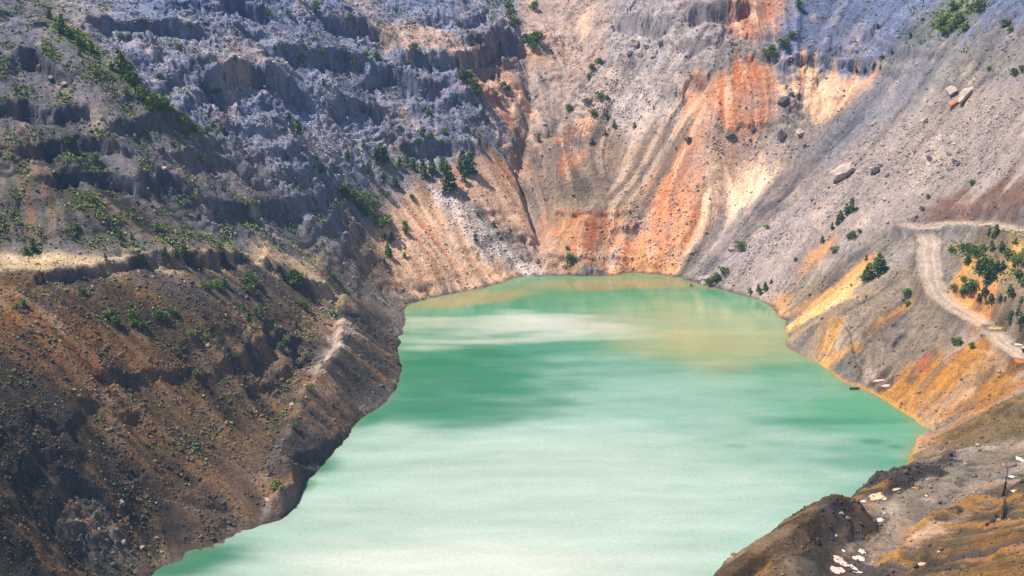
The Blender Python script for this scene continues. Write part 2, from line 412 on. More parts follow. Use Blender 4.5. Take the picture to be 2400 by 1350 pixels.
 ([(-100,584),(250,608),(430,594),(600,572),(785,632),(785,690),(700,664),(604,598),(400,606),(120,644),(-100,624)], (188,166,134), 1, 1, .08, .08),
]
ZONES += [([(110,30),(200,85),(330,215),(420,285),(540,325),(500,345),(380,295),(250,185),(130,95)], (104,108,80), .75, 2, .3, .75), ([(560,330),(700,430),(820,520),(800,560),(680,470),(560,380)], (120,112,92), .5, 3, .35, .45)]
ZONES += [([(1958,742),(1985,752),(2012,838),(2085,890),(2062,906),(2000,872),(1988,800)], (158,142,130), .9, 0, .1, .01), ([(2085,740),(2140,735),(2120,790),(2075,815),(2060,790)], (112,104,98), .7, 1, .6, .02)]
ROADS = [  # centre line, half width m, colour
 ([(2400,840),(2340,797),(2320,770),(2240,722),(2195,685),(2180,650),(2175,610),(2180,570),(2175,545)], 4.0, (176,164,158)),
 ([(2130,532),(2190,530),(2260,522),(2330,528),(2400,542)], 4.2, (170,158,150)),
]
cm = np.zeros((GM.ny, GM.nx, 3), np.float32) + lin((130, 122, 118))
rk = np.zeros((GM.ny, GM.nx), np.float32) + .5
gr = np.zeros((GM.ny, GM.nx), np.float32) + .1
for uv, c, op, fe, r_, g_ in ZONES:
    m = poly_mask(uv, fe) * op
    cm += m[..., None] * (lin(c) - cm)
    if r_ is not None: rk += m * (r_ - rk)
    if g_ is not None: gr += m * (g_ - gr)

R = GM.sample(rk, X + WX, Y + WY)
R = np.clip(R + 0.35 * fbm(X, Y, 22, 3, seed=8) + .45 * fbm(X, Y, 48, 2, seed=9) - .06, 0, 1)
WET = sstep(-1.5, 1.0, B)                                   # 0 under water: leave the lake bed smooth

# ---------------------------------------------------------------- streaks that follow the fall line
ndx, ndy = gx_ / (SL + 1e-4), gy_ / (SL + 1e-4)
a_ = fbm(X, Y, 40, 2, seed=21) * 0.35
ndx, ndy = ndx * np.cos(a_) - ndy * np.sin(a_), ndx * np.sin(a_) + ndy * np.cos(a_)
def streaks(noise, n, step):
    acc = noise.copy(); wsum = 1.0
    for sgn in (1, -1):
        cx = np.tile(np.arange(GF.nx, dtype=np.float32), (GF.ny, 1)); cy = np.tile(np.arange(GF.ny, dtype=np.float32)[:, None], (1, GF.nx))
        for k in range(n):
            ix = np.clip(cx + .5, 0, GF.nx - 1).astype(np.int32); iy = np.clip(cy + .5, 0, GF.ny - 1).astype(np.int32)
            cx += sgn * step * ndx[iy, ix]; cy += sgn * step * ndy[iy, ix]
            ix = np.clip(cx + .5, 0, GF.nx - 1).astype(np.int32); iy = np.clip(cy + .5, 0, GF.ny - 1).astype(np.int32)
            w = 1 - (k + 1) / (n + 1)
            acc += w * noise[iy, ix]
            if sgn > 0: wsum += 2 * w
    acc -= acc.mean()
    return acc / acc.std()
n1 = rng.randn(GF.ny, GF.nx).astype(np.float32)
S1 = streaks(n1, 26, 1.4)
S2 = streaks(blur(rng.randn(GF.ny, GF.nx).astype(np.float32), 2, 2), 26, 2.4)
S3 = streaks(blur(rng.randn(GF.ny, GF.nx).astype(np.float32), 6, 2), 22, 4.0)

# ---------------------------------------------------------------- relief
Z = B.copy()
steep = sstep(.12, .5, SL)
Z += WET * (fbm(X, Y, 60, 2, seed=31) * 1.6 * steep)
def terrace(z, s, lo, hi):
    f = z / s; k = np.floor(f)
    return s * (k + sstep(lo, hi, f - k))
zt = Z + fbm(X, Y, 45, 3, seed=32) * 7 + S3 * .5
patch = sstep(-.25, .35, fbm(X, Y, 50, 2, seed=33))
Z += WET * steep * R * patch * .55 * (terrace(zt, 9.5, .30, .62) - zt)
zt = Z + fbm(X, Y, 18, 3, seed=34) * 3.5
patch2 = sstep(-.2, .4, fbm(X, Y, 30, 2, seed=35))
Z += WET * steep * R * patch2 * .6 * (terrace(zt, 3.4, .25, .65) - zt)

def scarp(uv, h, reach=9.0, soft=.9):
    """a rock step of height h along the line: higher above it, lower below it"""
    w = world_line(uv); sl = line_window(w, reach * 3)
    x, y = X[sl] + WX[sl] * .7, Y[sl] + WY[sl] * .7
    h = h * (1 + .55 * fbm(X[sl], Y[sl], 13, 3, seed=68))
    d, s = dist_line(w, x, y)
    # which side: compare with the fall line at the nearest place
    best = np.full(x.shape, 1e9, np.float32); side = np.zeros(x.shape, np.float32)
    for k in range(len(w) - 1):
        mx, my = (w[k] + w[k + 1]) / 2; q = np.hypot(x - mx, y - my)
        tx, ty = w[k + 1] - w[k]; nx, ny = -ty, tx
        g = GF.sample(gx_, np.array([mx]), np.array([my]))[0] * nx + GF.sample(gy_, np.array([mx]), np.array([my]))[0] * ny
        sg = np.sign(g + 1e-9) * np.sign((x - mx) * nx + (y - my) * ny)
        m = q < best; best = np.where(m, q, best); side = np.where(m, sg, side)
    taper = sstep(0, .12, s) * sstep(1, .88, s)
    sd = d * side
    Z[sl] += h * taper * WET[sl] * np.where(sd > 0, .35 * np.exp(-d / reach), -.65 * np.exp(-d / reach)) * np.clip(d / soft, 0, 1)
    R[sl] = np.maximum(R[sl], taper * np.exp(-(np.maximum(0, np.where(sd > 0, d * 3, d)) / (h * .55)) ** 2) * .95)

for uv, h in [
 ([(1040,142),(1110,142),(1150,100),(1200,92),(1240,120)], 12), ([(940,134),(1000,140),(1060,150)], 7), ([(930,345),(1020,343),(1115,342)], 7),
 ([(470,235),(520,170),(590,162),(650,190),(730,232)], 11), ([(500,8),(560,12),(630,35)], 9), ([(190,62),(380,62),(500,88)], 8),
 ([(640,120),(760,130),(860,150)], 7), ([(760,60),(860,70),(930,110)], 7), ([(840,190),(900,170),(960,190),(1040,215)], 9), ([(760,250),(850,240),(900,260)], 7),
 ([(-60,262),(70,250),(130,275),(230,262)], 5), ([(20,372),(100,350),(180,318),(250,335),(330,372)], 5), ([(250,312),(300,292),(370,272),(460,300)], 4), ([(60,430),(130,400),(200,395),(290,420),(380,470)], 4.5),
 ([(310,432),(380,408),(450,445),(520,490)], 4), ([(400,372),(470,352),(540,385),(620,440)], 3.5), ([(470,490),(560,482),(640,474),(720,515)], 4.5), ([(440,330),(520,350),(600,420)], 3),
 ([(20,130),(90,140),(180,200)], 7), ([(1430,52),(1500,44),(1580,62)], 11), ([(1600,28),(1680,18),(1770,22)], 11), ([(1585,92),(1655,96),(1700,84)], 6),
 ([(1815,168),(1900,148),(2060,163)], 5), ([(1610,185),(1660,186)], 6), ([(1285,505),(1380,498),(1490,506)], 2.2), ([(1430,535),(1500,530)], 3),
 ([(1265,602),(1380,600),(1500,602)], 2), ([(-20,625),(120,644),(400,604),(604,598)], 4.5), ([(604,598),(700,662),(785,690)], 4),
 ([(560,850),(630,790),(710,815)], 3), ([(200,868),(330,880),(460,868)], 2.5), ([(640,880),(700,850),(740,820)], 2), ([(60,960),(150,1010),(200,1080)], 3.5), ([(130,1110),(220,1150),(300,1230)], 3.5), ([(2070,800),(2095,765),(2125,735)], 2), ([(2088,815),(2120,780)], 2),
 ([(2150,518),(2260,505),(2400,520)], 2.5), ([(2100,1290),(2190,1205)], 4), ([(2040,1345),(2110,1290),(2180,1240)], 3), ([(2240,1215),(2320,1200),(2390,1190)], 5),
 ([(1690,300),(1760,290),(1850,300)], 1.5), ([(1560,200),(1620,215)], 5), ([(1130,212),(1200,235)], 4),
]:
    scarp(uv, h)

def ridge(uv, h, w_, wob=.4):
    w = world_line(uv); sl = line_window(w, w_ * 4)
    d, s = dist_line(w, X[sl] + WX[sl] * wob, Y[sl] + WY[sl] * wob)
    Z[sl] += h * np.exp(-(d / w_) ** 2) * sstep(0, .06, s) * sstep(1, .94, s)
    return sl, d

# gullies of the ravine and of the slopes
for uv, h, w_ in [
 ([(1215,40),(1235,130),(1245,240),(1228,330),(1215,400),(1235,460),(1268,545),(1262,600)], -4.5, 3.0), ([(1330,260),(1290,310),(1235,330)], -2, 2.5),
 ([(1180,350),(1230,440),(1265,540)], -2, 2), ([(1660,420),(1640,500),(1600,600)], -2.0, 1.8), ([(1600,330),(1540,440),(1500,520)], -1.6, 2), ([(1920,180),(1930,240),(1900,300)], -2, 1.8),
 ([(870,600),(930,650),(1010,690)], -1.5, 2), ([(1120,600),(1180,640)], -1.5, 2), ([(270,1090),(380,1150),(470,1190),(560,1200)], -1.3, 1.3), ([(300,960),(380,1080),(450,1150)], -2.5, 4), ([(200,930),(250,1040),(330,1120)], -2.5, 4),
 ([(2270,900),(2220,950)], -2, 2), ([(2340,860),(2290,930)], -1.2, 1.5), ([(2130,830),(2090,900),(2060,920)], -1.0, 1.2),
]:
    ridge(uv, h, w_)
# spoil banks: a crest of known height with sides at the angle of repose
TINTS = []
def bank(uvz, slope=.72, top=.8, rough=.5, colour=None, cap=2.0):
    p = np.array([(*unproj(u, v, z), z) for u, v, z in uvz]); n = [0] + [max(2, int(np.hypot(*(p[i + 1, :2] - p[i, :2])) / 2)) for i in range(len(p) - 1)]
    w = np.concatenate([p[:1]] + [p[i] + (p[i + 1] - p[i]) * (np.arange(1, n[i + 1] + 1) / n[i + 1])[:, None] for i in range(len(p) - 1)])
    sl = line_window(w, 34)
    d, s = dist_line(w[:, :2], X[sl] + WX[sl] * rough, Y[sl] + WY[sl] * rough)
    L = np.concatenate([[0], np.cumsum(np.hypot(*(w[1:, :2] - w[:-1, :2]).T))]); L /= L[-1]
    zc = np.interp(s.ravel(), L, w[:, 2]).reshape(s.shape)
    h = zc - np.clip(d - top, 0, None) * slope * (1 + .12 * fbm(X[sl], Y[sl], 4, 3, seed=66)) + .3 * fbm(X[sl], Y[sl], 3, 3, seed=67)
    h = np.minimum(h, cap * B[sl] + .3)                       # keep the traced shoreline
    if colour: TINTS.append((sl, sstep(-.8, .3, h - Z[sl]) * (h > -1), colour))
    Z[sl] = np.maximum(Z[sl], np.where(h > -4, h, -99))
bank([(1640,1395,11),(1690,1352,14),(1760,1300,17),(1830,1250,19),(1900,1200,20.5),(1960,1163,21.5),(1992,1170,20.5)], .98, 1.4, .5, (66,52,28))
bank([(2040,1157,12.5),(2070,1140,14),(2115,1116,15.2),(2160,1093,15.5),(2195,1098,14.8)], .85, 1.2, .8, (52,47,40))
bank([(2142,1070,.6),(2190,1045,5),(2250,1010,9.2),(2330,965,14.2),(2420,912,19)], .70, .6, .5, (100,80,48))
bank([(638,1208,3),(655,1168,5.8),(672,1138,7),(692,1132,4.5)], .95, .8, .7, (112,104,100), 3)
bank([(705,940,12),(688,985,11.4),(662,1030,10.4),(655,1070,9.4),(690,1082,8.2),(738,1096,3.2)], .85, .8, .5, (74,66,62), 3)
bank([(806,690,18.5),(803,760,17),(796,810,15.6),(770,855,14.4),(735,902,13.3),(705,940,12.2)], .85, .5, .5, None, 1.35)
bank([(1948,733,16.8),(1968,780,13.4),(1992,840,7.6),(1988,880,3)], .85, .4, .3, None, 1.25)
# mounds and berms
for uv, h, w_ in [
 ([(2350,990),(2390,965),(2430,940)], -5, 3.5), ([(2310,1195),(2345,1190),(2390,1170)], -3, 3),
 ([(2112,540),(2130,590),(2140,620),(2162,650),(2158,675)], 1.7, 1.1), ([(2130,522),(2180,516),(2215,514)], 1.5, 1.3),
 ([(2300,768),(2312,790),(2320,815)], 1.0, .9), ([(2130,528),(2060,590),(1960,720)], 1.2, 1.2), ([(2340,800),(2400,850)], .8, 1.0),
]:
    ridge(uv, h, w_)

# fractal rock relief, blocks, rills
rr = np.clip(R, 0, 1)
Z += WET * (rr * (fbm(X, Y, 17, 5, .58, seed=41, ridged=True) - .1) * 1.3 + fbm(X, Y, 9, 5, .6, seed=42) * (.5 + .5 * rr) * (0.3 + .7 * steep))
bx, by = X + WX * .3, Y + WY * .3
v0, t0, e0 = cells(bx * .9 + by * .3, by, 13.0, 50); v1, t1, e1 = cells(bx, by, 6.0, 51); v2, t2, e2 = cells(bx + 3, by, 2.6, 52); v3, t3, e3 = cells(bx, by + 5, 1.3, 53)
bl = sstep(.38, .8, rr + .3 * fbm(X, Y, 12, 2, seed=54)) * sstep(.12, .5, SL)
Z += WET * bl * ((v0 - .5) * 1.5 + t0 * 3.6 + (v1 - .5) * 1.2 + t1 * 2.6 + (v2 - .5) * .6 + t2 * 1.7 + (v3 - .5) * .4 + t3 * .7)
zs = Z + .10 * X - .06 * Y + 2.0 * fbm(X, Y, 30, 2, seed=57)
Z += WET * bl * .55 * (terrace(zs, 1.7, .08, .42) - zs)
sc = WET * steep * (1 - .65 * rr)
Z += WET * steep * rr * (S3 * .55 + S2 * .22)                 # chutes run through the crags too
gul = sstep(-.3, .4, fbm(X, Y, 35, 2, seed=55))
Z += sc * (S1 * .10 + S2 * .26 * (.4 + gul) + S3 * .75 * gul)
Z += WET * (v3 - .5) * .22 * sstep(.1, .6, fbm(X, Y, 10, 3, seed=56) + .3)

# roads: cut a level strip
roadmask = np.zeros_like(Z); rut = np.zeros_like(Z); edge = np.zeros_like(Z)
road_col = np.zeros(Z.shape + (3,), np.float32)
for uv, hw, c in ROADS:
    w = world_line(uv); sl = line_window(w, hw * 3)
    d, s = dist_line(w, X[sl] + WX[sl] * .45, Y[sl] + WY[sl] * .45)
    zc = GF.sample(blur(B[sl], 4, 2), X[sl], Y[sl]) if False else B[sl]
    # height of the centre line at the nearest place
    zline = GF.sample(B, w[:, 0], w[:, 1]); L = np.concatenate([[0], np.cumsum(np.hypot(*(w[1:] - w[:-1]).T))]); L /= L[-1]
    k = np.ones(9) / 9; zline = np.convolve(np.pad(zline, 4, mode='edge'), k, 'valid')
    zr = np.interp(s.ravel(), L, zline).reshape(s.shape) + .12 * S1[sl] * 0 + .10 * fbm(X[sl], Y[sl], 2.5, 3, seed=61) - .16 * np.exp(-((np.abs(d - 1.5) - .0) / .35) ** 2) + .95 * np.exp(-((d - hw * 1.15) / .5) ** 2) * np.clip(.6 + .9 * fbm(X[sl], Y[sl], 7, 2, seed=62), 0, 1)
    m = sstep(hw * 1.7, hw, d)
    Z[sl] = Z[sl] * (1 - m) + zr * m
    rut[sl] = np.maximum(rut[sl], np.exp(-((np.abs(d - 1.5)) / .45) ** 2)); edge[sl] = np.maximum(edge[sl], np.exp(-((d - hw * 1.2) / .55) ** 2))
    roadmask[sl] = np.maximum(roadmask[sl], sstep(hw * 1.15, hw * .85, d) * (1 if len(uv) > 6 else .62))
# the potholes along the near path
POTS = [(2277,1088),(2281,1101),(2274,1110),(2258,1122),(2254,1135),(2243,1149),(2228,1162),(2213,1177),(2205,1192),(2190,1206)]
px, py, _ = raycast(GF, Z, [p[0] for p in POTS], [p[1] for p in POTS])
pot = np.zeros_like(Z)
for k, (ax, ay) in enumerate(zip(px, py)):
    sl = line_window(np.array([[ax, ay]]), 8)
    q = ((X[sl] - ax + WX[sl] * .2) / 1.5) ** 2 + ((Y[sl] - ay + WY[sl] * .2) / 1.2) ** 2
    pot[sl] = np.maximum(pot[sl], np.exp(-q))
Z -= pot * .8
# mine-water pools on the near path and road, pale ones tinted with sky reflection: centre pixel, width and height in pixels, kind
POOLS = [(1977,1290,9,6,'p'),(2020,1292,17,12,'p'),(2013,1308,28,13,'p'),(1970,1315,26,26,'k'),(1962,1336,30,20,'k'),(2000,1331,10,18,'p'),(2009,1339,24,7,'p'),
 (2058,1218,34,9,'p'),(2053,1164,42,13,'c'),(2071,1169,18,7,'c'),(2063,1151,17,7,'c'),(2100,1145,27,5,'c'),(2147,1143,21,4,'o'),(2024,1176,19,5,'p'),(2158,1321,27,7,'c'),(2171,1161,9,4,'p'),
 (2371,1117,27,5,'p'),(2378,1149,16,7,'p'),(2392,1077,18,14,'p'),(2060,892,32,5,'k'),(2076,903,26,5,'k'),(2389,846,24,8,'O'),(2333,769,36,8,'y'),(2386,806,18,5,'t')]
pool_geo = []
ring = np.zeros_like(Z)
qx, qy, qt = raycast(GF, Z, [p[0] for p in POOLS], [p[1] for p in POOLS])
for k, (u, v, w_, h_, kd) in enumerate(POOLS):
    a = w_ * qt[k] / FPX / 2; b = h_ * qt[k] / FPX / 2 / ((v - 675) / FPX * CP + SP)
    sl = line_window(np.array([[qx[k], qy[k]]]), max(a, b) * 2 + 2)
    th = .35 if kd in 'pkc' else 0.0
    dx, dy = X[sl] - qx[k], Y[sl] - qy[k]
    dx, dy = dx * math.cos(th) + dy * math.sin(th), -dx * math.sin(th) + dy * math.cos(th)
    q = np.sqrt((dx / a) ** 2 + (dy / b) ** 2)
    near = q < 1.2
    ring[sl] = np.maximum(ring[sl], sstep(2.6, 1.3, q + .5 * fbm(X[sl], Y[sl], 2, 2, seed=64)))
    lvl = float(np.median(Z[sl][near])) if near.any() else float(GF.sample(Z, qx[k:k+1], qy[k:k+1])[0])
    m = sstep(2.2, 1.15, q)
    Z[sl] = Z[sl] * (1 - m) + (lvl - .12) * m + .06 * fbm(X[sl], Y[sl], 1.5, 2, seed=63) * m
    pool_geo.append((float(qx[k]), float(qy[k]), lvl - .04, a, b, th, kd, w_))
# ---------------------------------------------------------------- rock colours
gy2, gx2 = np.gradient(Z, GF.d)
SL2 = np.hypot(gx2, gy2)
fl = np.clip(S2 * 2.2 + S3 * 3.0 + S1 * 1.2, -9, 9) * sstep(.2, .6, SL)            # stains run down the fall line
A = GM.sample(cm, X + WX * 1.1 + ndx * fl, Y + WY * 1.1 + ndy * fl).astype(np.float32)
GRN = GM.sample(gr, X + WX * 1.5, Y + WY * 1.5)
tone = 1 + .13 * fbm(X, Y, 28, 3, seed=71) + .10 * S2 * (1 - .5 * rr) + .07 * S1 + .17 * S3 * (1 - .4 * rr) + .16 * (v2 - .5) * bl * 2 + .30 * (v3 - .5) + .20 * fbm(X, Y, 2.2, 3, seed=72)
A *= np.clip(tone, .45, 1.7)[..., None]
for sl, m, c in TINTS:
    A[sl] += (m * .9)[..., None] * (lin(c) * np.clip(tone[sl], .45, 1.7)[..., None] - A[sl])
lumA = np.clip(A.mean(-1) / .22, .15, 1)
def tint(mask, c, op=1.0):
    global A
    A = A + (mask * op)[..., None] * (lin(c) - A)
# mineral streaks inside the iron-rich rock
sat = np.clip((A[..., 0] - A[..., 2]) / (A[..., 0] + .02), 0, 1)
irn = sstep(.42, .62, sat) * sstep(-2, 2, Z) * sstep(.62, .42, A.mean(-1) * 1.0)
brk = .55 * fbm(X, Y, 3, 3, seed=170) + .35 * (v2 - .5) + .25 * S1
far = sstep(520, 560, Y)
i2 = GM.sample(poly_mask([(1090,120),(1300,-40),(1500,240),(1680,180),(1860,150),(1650,600),(1280,610),(1120,420)], 5), X + WX, Y + WY)
tint(sstep(.15, 1.1, S2 * .6 + brk * 1.5 + 1.4 * fbm(X, Y, 10, 4, seed=171)) * irn * far, (228, 196, 172), .7)
tint(sstep(.4, 1.4, -S2 * .8 + brk + 1.5 * fbm(X, Y, 13, 4, seed=172)) * irn * far, (184, 100, 62), .55)
tint(sstep(.5, 1.4, S3 * .7 + brk + 1.9 * fbm(X, Y, 12, 4, seed=173)) * irn * far, (150, 130, 122), .6)
tint(sstep(.6, 1.6, S3 * .8 + brk + 1.7 * fbm(X, Y, 16, 4, seed=174)) * i2 * (1 - irn), (204, 146, 106), .6)
tint(sstep(.7, 1.7, S2 * .8 - .5 * S3 + brk + 1.3 * fbm(X, Y, 9, 4, seed=175)) * i2 * (1 - irn), (206, 176, 154), .45)
tint(sstep(.5, 1.5, S2 + 1.2 * fbm(X, Y, 7, 3, seed=176)) * irn * (1 - far), (112, 92, 70), .75)
tint(sstep(.6, 1.5, -S2 + 1.3 * fbm(X, Y, 8, 3, seed=177)) * irn * (1 - far) * (X > 60), (190, 134, 64), .35)
# iron stain and pale dust patches, dust settled on flat ledges
tint(sstep(.25, .6, fbm(X, Y, 20, 4, seed=73) + .12 * S3) * (.25 + .3 * rr) * lumA, (176, 124, 84), .6)
tint(sstep(.2, .55, fbm(X, Y, 13, 4, seed=74) + .10 * S2) * lumA, (204, 182, 166), .38)
tint(sstep(.28, .55, fbm(X, Y, 15, 4, seed=75) - .10 * S3), (60, 60, 76), .52)
tint(sstep(.45, .15, SL2) * sstep(.2, .5, SL) * WET * lumA, (196, 170, 142), .32)
tint(sstep(1.1, 2.2, SL2) * rr, (74, 74, 92), .35)
# thin grass and moss
tint(sstep(.0, .35, fbm(X, Y, 9, 4, seed=76) + (GRN - .42) * 1.1) * sstep(1.3, .7, SL2), (74, 88, 48), .55)
# roads, damp potholes, orange shore crust on the right, wet rim
tint(roadmask * np.clip(.72 + .5 * fbm(X, Y, 4, 4, seed=78), 0, 1), (172, 156, 144), .9)
tint(rut, (206, 192, 180), .45); tint(edge * np.clip(.5 + fbm(X, Y, 5, 2, seed=80), 0, 1), (84, 76, 70), .8)  # dark edge line is the berm's shadow, painted in
tint(pot, (64, 58, 50), .8); tint(ring, (72, 62, 52), .7)
nearbank = sstep(80, 95, X) * sstep(385, 350, Y) * (1 - np.maximum(roadmask, ring)) * sstep(.18, .35, SL)
tint(nearbank * sstep(.5, 1.3, S2 + brk + 1.3 * fbm(X, Y, 9, 4, seed=181)), (152, 104, 40), .6)
nearleft = (X < -35) * sstep(500, 440, Y) * sstep(.2, .45, SL) * sstep(.5, 2.0, Z)
tint(nearleft * sstep(.4, 1.3, S2 * .8 + S3 * .5 + brk + 1.2 * fbm(X, Y, 12, 4, seed=183)), (130, 98, 64), .55)
tint(nearleft * sstep(.4, 1.3, -S2 * .7 - S3 * .5 + brk + 1.3 * fbm(X, Y, 11, 4, seed=184)), (46, 42, 40), .6)
tint(nearbank * sstep(.5, 1.3, -S2 + brk + 1.3 * fbm(X, Y, 8, 4, seed=182)), (50, 42, 32), .7)
rightshore = sstep(95, 115, X) * sstep(370, 400, Y) * sstep(520, 470, Y)
tint(rightshore * sstep(1.0, .2, Z + .4 * fbm(X, Y, 5, 3, seed=79)), (206, 146, 40), .5)
tint(sstep(1.1, .3, Z + .5 * fbm(X, Y, 4, 3, seed=81)) * (1 - rightshore), (72, 62, 48), .65)
tint(sstep(-.2, -2.0, Z), (70, 110, 84), .9)
A = np.clip(A, .012, .9)

def mesh_object(name, verts, faces, mat, attrs=None, smooth=False, parent=None):
    """faces: (n, k) int array of k-gons"""
    me = bpy.data.meshes.new(name)
    verts = np.asarray(verts, np.float32); faces = np.asarray(faces, np.int32)
    n, k = faces.shape
    me.vertices.add(len(verts)); me.vertices.foreach_set("co", verts.ravel())
    me.loops.add(n * k); me.loops.foreach_set("vertex_index", faces.ravel())
    me.polygons.add(n); me.polygons.foreach_set("loop_start", np.arange(0, n * k, k, dtype=np.int32))
    if smooth: me.polygons.foreach_set("use_smooth", np.ones(n, bool))
    me.update(calc_edges=True)
    for an, arr in (attrs or {}).items():
        if arr.ndim == 2:
            at = me.attributes.new(an, 'FLOAT_COLOR', 'POINT')
            at.data.foreach_set("color", np.concatenate([arr, np.ones((len(arr), 1))], 1).astype(np.float32).ravel())
        else:
            at = me.attributes.new(an, 'FLOAT', 'POINT'); at.data.foreach_set("value", arr.astype(np.float32).ravel())
    if mat: me.materials.append(mat)
    o = bpy.data.objects.new(name, me)
    col.objects.link(o)
    if parent: o.parent = parent
    return o

def new_mat(name):
    m = bpy.data.materials.new(name); m.use_nodes = True
    nt = m.node_tree
    return m, nt, nt.nodes["Principled BSDF"]

def node(nt, kind, **kw):
    n = nt.nodes.new(kind)
    for k, v in kw.items():
        if k in n.inputs: n.inputs[k].default_value = v
        else: setattr(n, k, v)
    return n

def noise_node(nt, scale, detail=4, rough=.6, coords=None):
    n = node(nt, "ShaderNodeTexNoise", Scale=scale, Detail=detail, Roughness=rough)
    nt.links.new((coords or geo_pos(nt)), n.inputs["Vector"])
    return n.outputs[0]

def geo_pos(nt):
    for n in nt.nodes:
        if n.bl_idname == "ShaderNodeTexCoord": return n.outputs["Object"]
    return nt.nodes.new("ShaderNodeTexCoord").outputs["Object"]

def ramp(nt, fac, stops):
    r = nt.nodes.new("ShaderNodeValToRGB")
    while len(r.color_ramp.elements) < len(stops): r.color_ramp.elements.new(.5)
    for e, (p, c) in zip(r.color_ramp.elements, stops):
        e.position = p; e.color = (*(c if isinstance(c, (tuple, list)) else (c, c, c)), 1)
    nt.links.new(fac, r.inputs[0])
    return r.outputs[0]

def mult(nt, a, b, fac=1.0):
    m = node(nt, "ShaderNodeMix", data_type='RGBA', blend_type='MULTIPLY')
    m.inputs[0].default_value = fac
    nt.links.new(a, m.inputs[6]); nt.links.new(b, m.inputs[7])
    return m.outputs[2]

def bump(nt, bsdf, height, strength, dist, prev=None):
    b = node(nt, "ShaderNodeBump", Strength=strength, Distance=dist)
    nt.links.new(height, b.inputs["Height"])
    if prev is not None: nt.links.new(prev, b.inputs["Normal"])
    nt.links.new(b.outputs[0], bsdf.inputs["Normal"])
    return b.outputs[0]

def rock_material(name, attr="albedo", gain=1.0, bumps=((.9, .5), (.28, .22))):
    m, nt, bs = new_mat(name)
    at = node(nt, "ShaderNodeAttribute", attribute_name=attr)
    c = mult(nt, at.outputs["Color"], ramp(nt, noise_node(nt, 1.1, 6, .7), [(.28, .62 * gain), (.5, 1.0 * gain), (.72, 1.32 * gain)]))
    c = mult(nt, c, ramp(nt, noise_node(nt, 3.2, 3, .7), [(.3, .72), (.5, 1.0), (.7, 1.30)]))
    c = mult(nt, c, ramp(nt, noise_node(nt, .22, 4, .6), [(.3, (.86, .85, .86)), (.7, (1.12, 1.09, 1.05))]))
    nt.links.new(c, bs.inputs["Base Color"])
    mp_ = node(nt, "ShaderNodeMapping"); mp_.inputs["Scale"].default_value = (.10, .10, 1.1); mp_.inputs["Rotation"].default_value = (.12, -.10, 0)
    nt.links.new(geo_pos(nt), mp_.inputs["Vector"])
    bed = node(nt, "ShaderNodeTexNoise", Scale=1.0, Detail=5, Roughness=.65)           # faint bedding, shows on the cliff faces
    nt.links.new(mp_.outputs[0], bed.inputs["Vector"])
    c = mult(nt, c, ramp(nt, bed.outputs[0], [(.32, (.66, .66, .70)), (.5, (1, 1, 1)), (.68, (1.26, 1.22, 1.16))]))
    bs.inputs["Roughness"].default_value = .93
    bs.inputs["Specular IOR Level"].default_value = .18
    prev = None
    for sc_, d in bumps:
        prev = bump(nt, bs, noise_node(nt, sc_, 5, .65), .85, d, prev)
    return m
mat_rock = rock_material("weathered_rock")
mat_road = rock_material("gravel", bumps=((2.5, .08),))

# ---------------------------------------------------------------- terrain objects
idx = np.arange(GF.ny * GF.nx, dtype=np.int32).reshape(GF.ny, GF.nx)
az = np.abs(np.arctan2(X, Y))
Vz = Z.copy()
keepv = (az < math.radians(26.0)) & (Vz > -2.5)
kf = keepv[:-1, :-1] & keepv[1:, :-1] & keepv[:-1, 1:] & keepv[1:, 1:]
isroad = (roadmask[:-1, :-1] + roadmask[1:, 1:]) / 2 > .5
# rough the cliff faces sideways as well
cl = sstep(.75, 1.6, SL2) * sstep(.3, 2.0, Z) * (.4 + .6 * rr)
q1, q2 = X * .8 + Z * .9, Y * .8 - Z * 1.1
VX = X + cl * (1.5 * fbm(q1, q2, 4.5, 4, .6, seed=191) + .5 * (cells(q1, q2, 2.4, 193)[0] - .5) * 1.6)
VY = Y + cl * (1.5 * fbm(q1 + 40, q2 - 30, 4.5, 4, .6, seed=192) + .5 * (cells(q1 + 9, q2 + 7, 2.4, 194)[0] - .5) * 1.6)
allv = np.stack([VX, VY, Vz], -1).reshape(-1, 3)
cflat = A.reshape(-1, 3)
def grid_piece(name, fm, mat):
    f = np.stack([idx[:-1, :-1][fm], idx[:-1, 1:][fm], idx[1:, 1:][fm], idx[1:, :-1][fm]], 1)
    used = np.unique(f); remap = np.zeros(GF.nx * GF.ny, np.int32); remap[used] = np.arange(len(used))
    o = mesh_object(name, allv[used], remap[f], mat, {"albedo": cflat[used]})
    o["kind"] = "structure"
    return o
terrain = grid_piece("terrain", kf & ~isroad, mat_rock)
road = grid_piece("gravel_road", kf & isroad, mat_road)
# coarse land round about, outside the picture
cx_, cy_ = GC.X, GC.Y
infine = (np.abs(np.arctan2(cx_, np.maximum(cy_, 1))) < math.radians(25.6)) & (cy_ > GF.y0 + 2) & (cy_ < GF.y0 + (GF.ny - 1) * GF.d - 2) & (cx_ > GF.x0 + 2) & (cx_ < GF.x0 + (GF.nx - 1) * GF.d - 2)
cz_ = Zc + fbm(cx_, cy_, 25, 4, seed=90) * 1.5 * sstep(-1, 3, Zc)
ci = np.arange(GC.nx * GC.ny, dtype=np.int32).reshape(GC.ny, GC.nx)
kc = ~(infine[:-1, :-1] & infine[1:, :-1] & infine[:-1, 1:] & infine[1:, 1:])
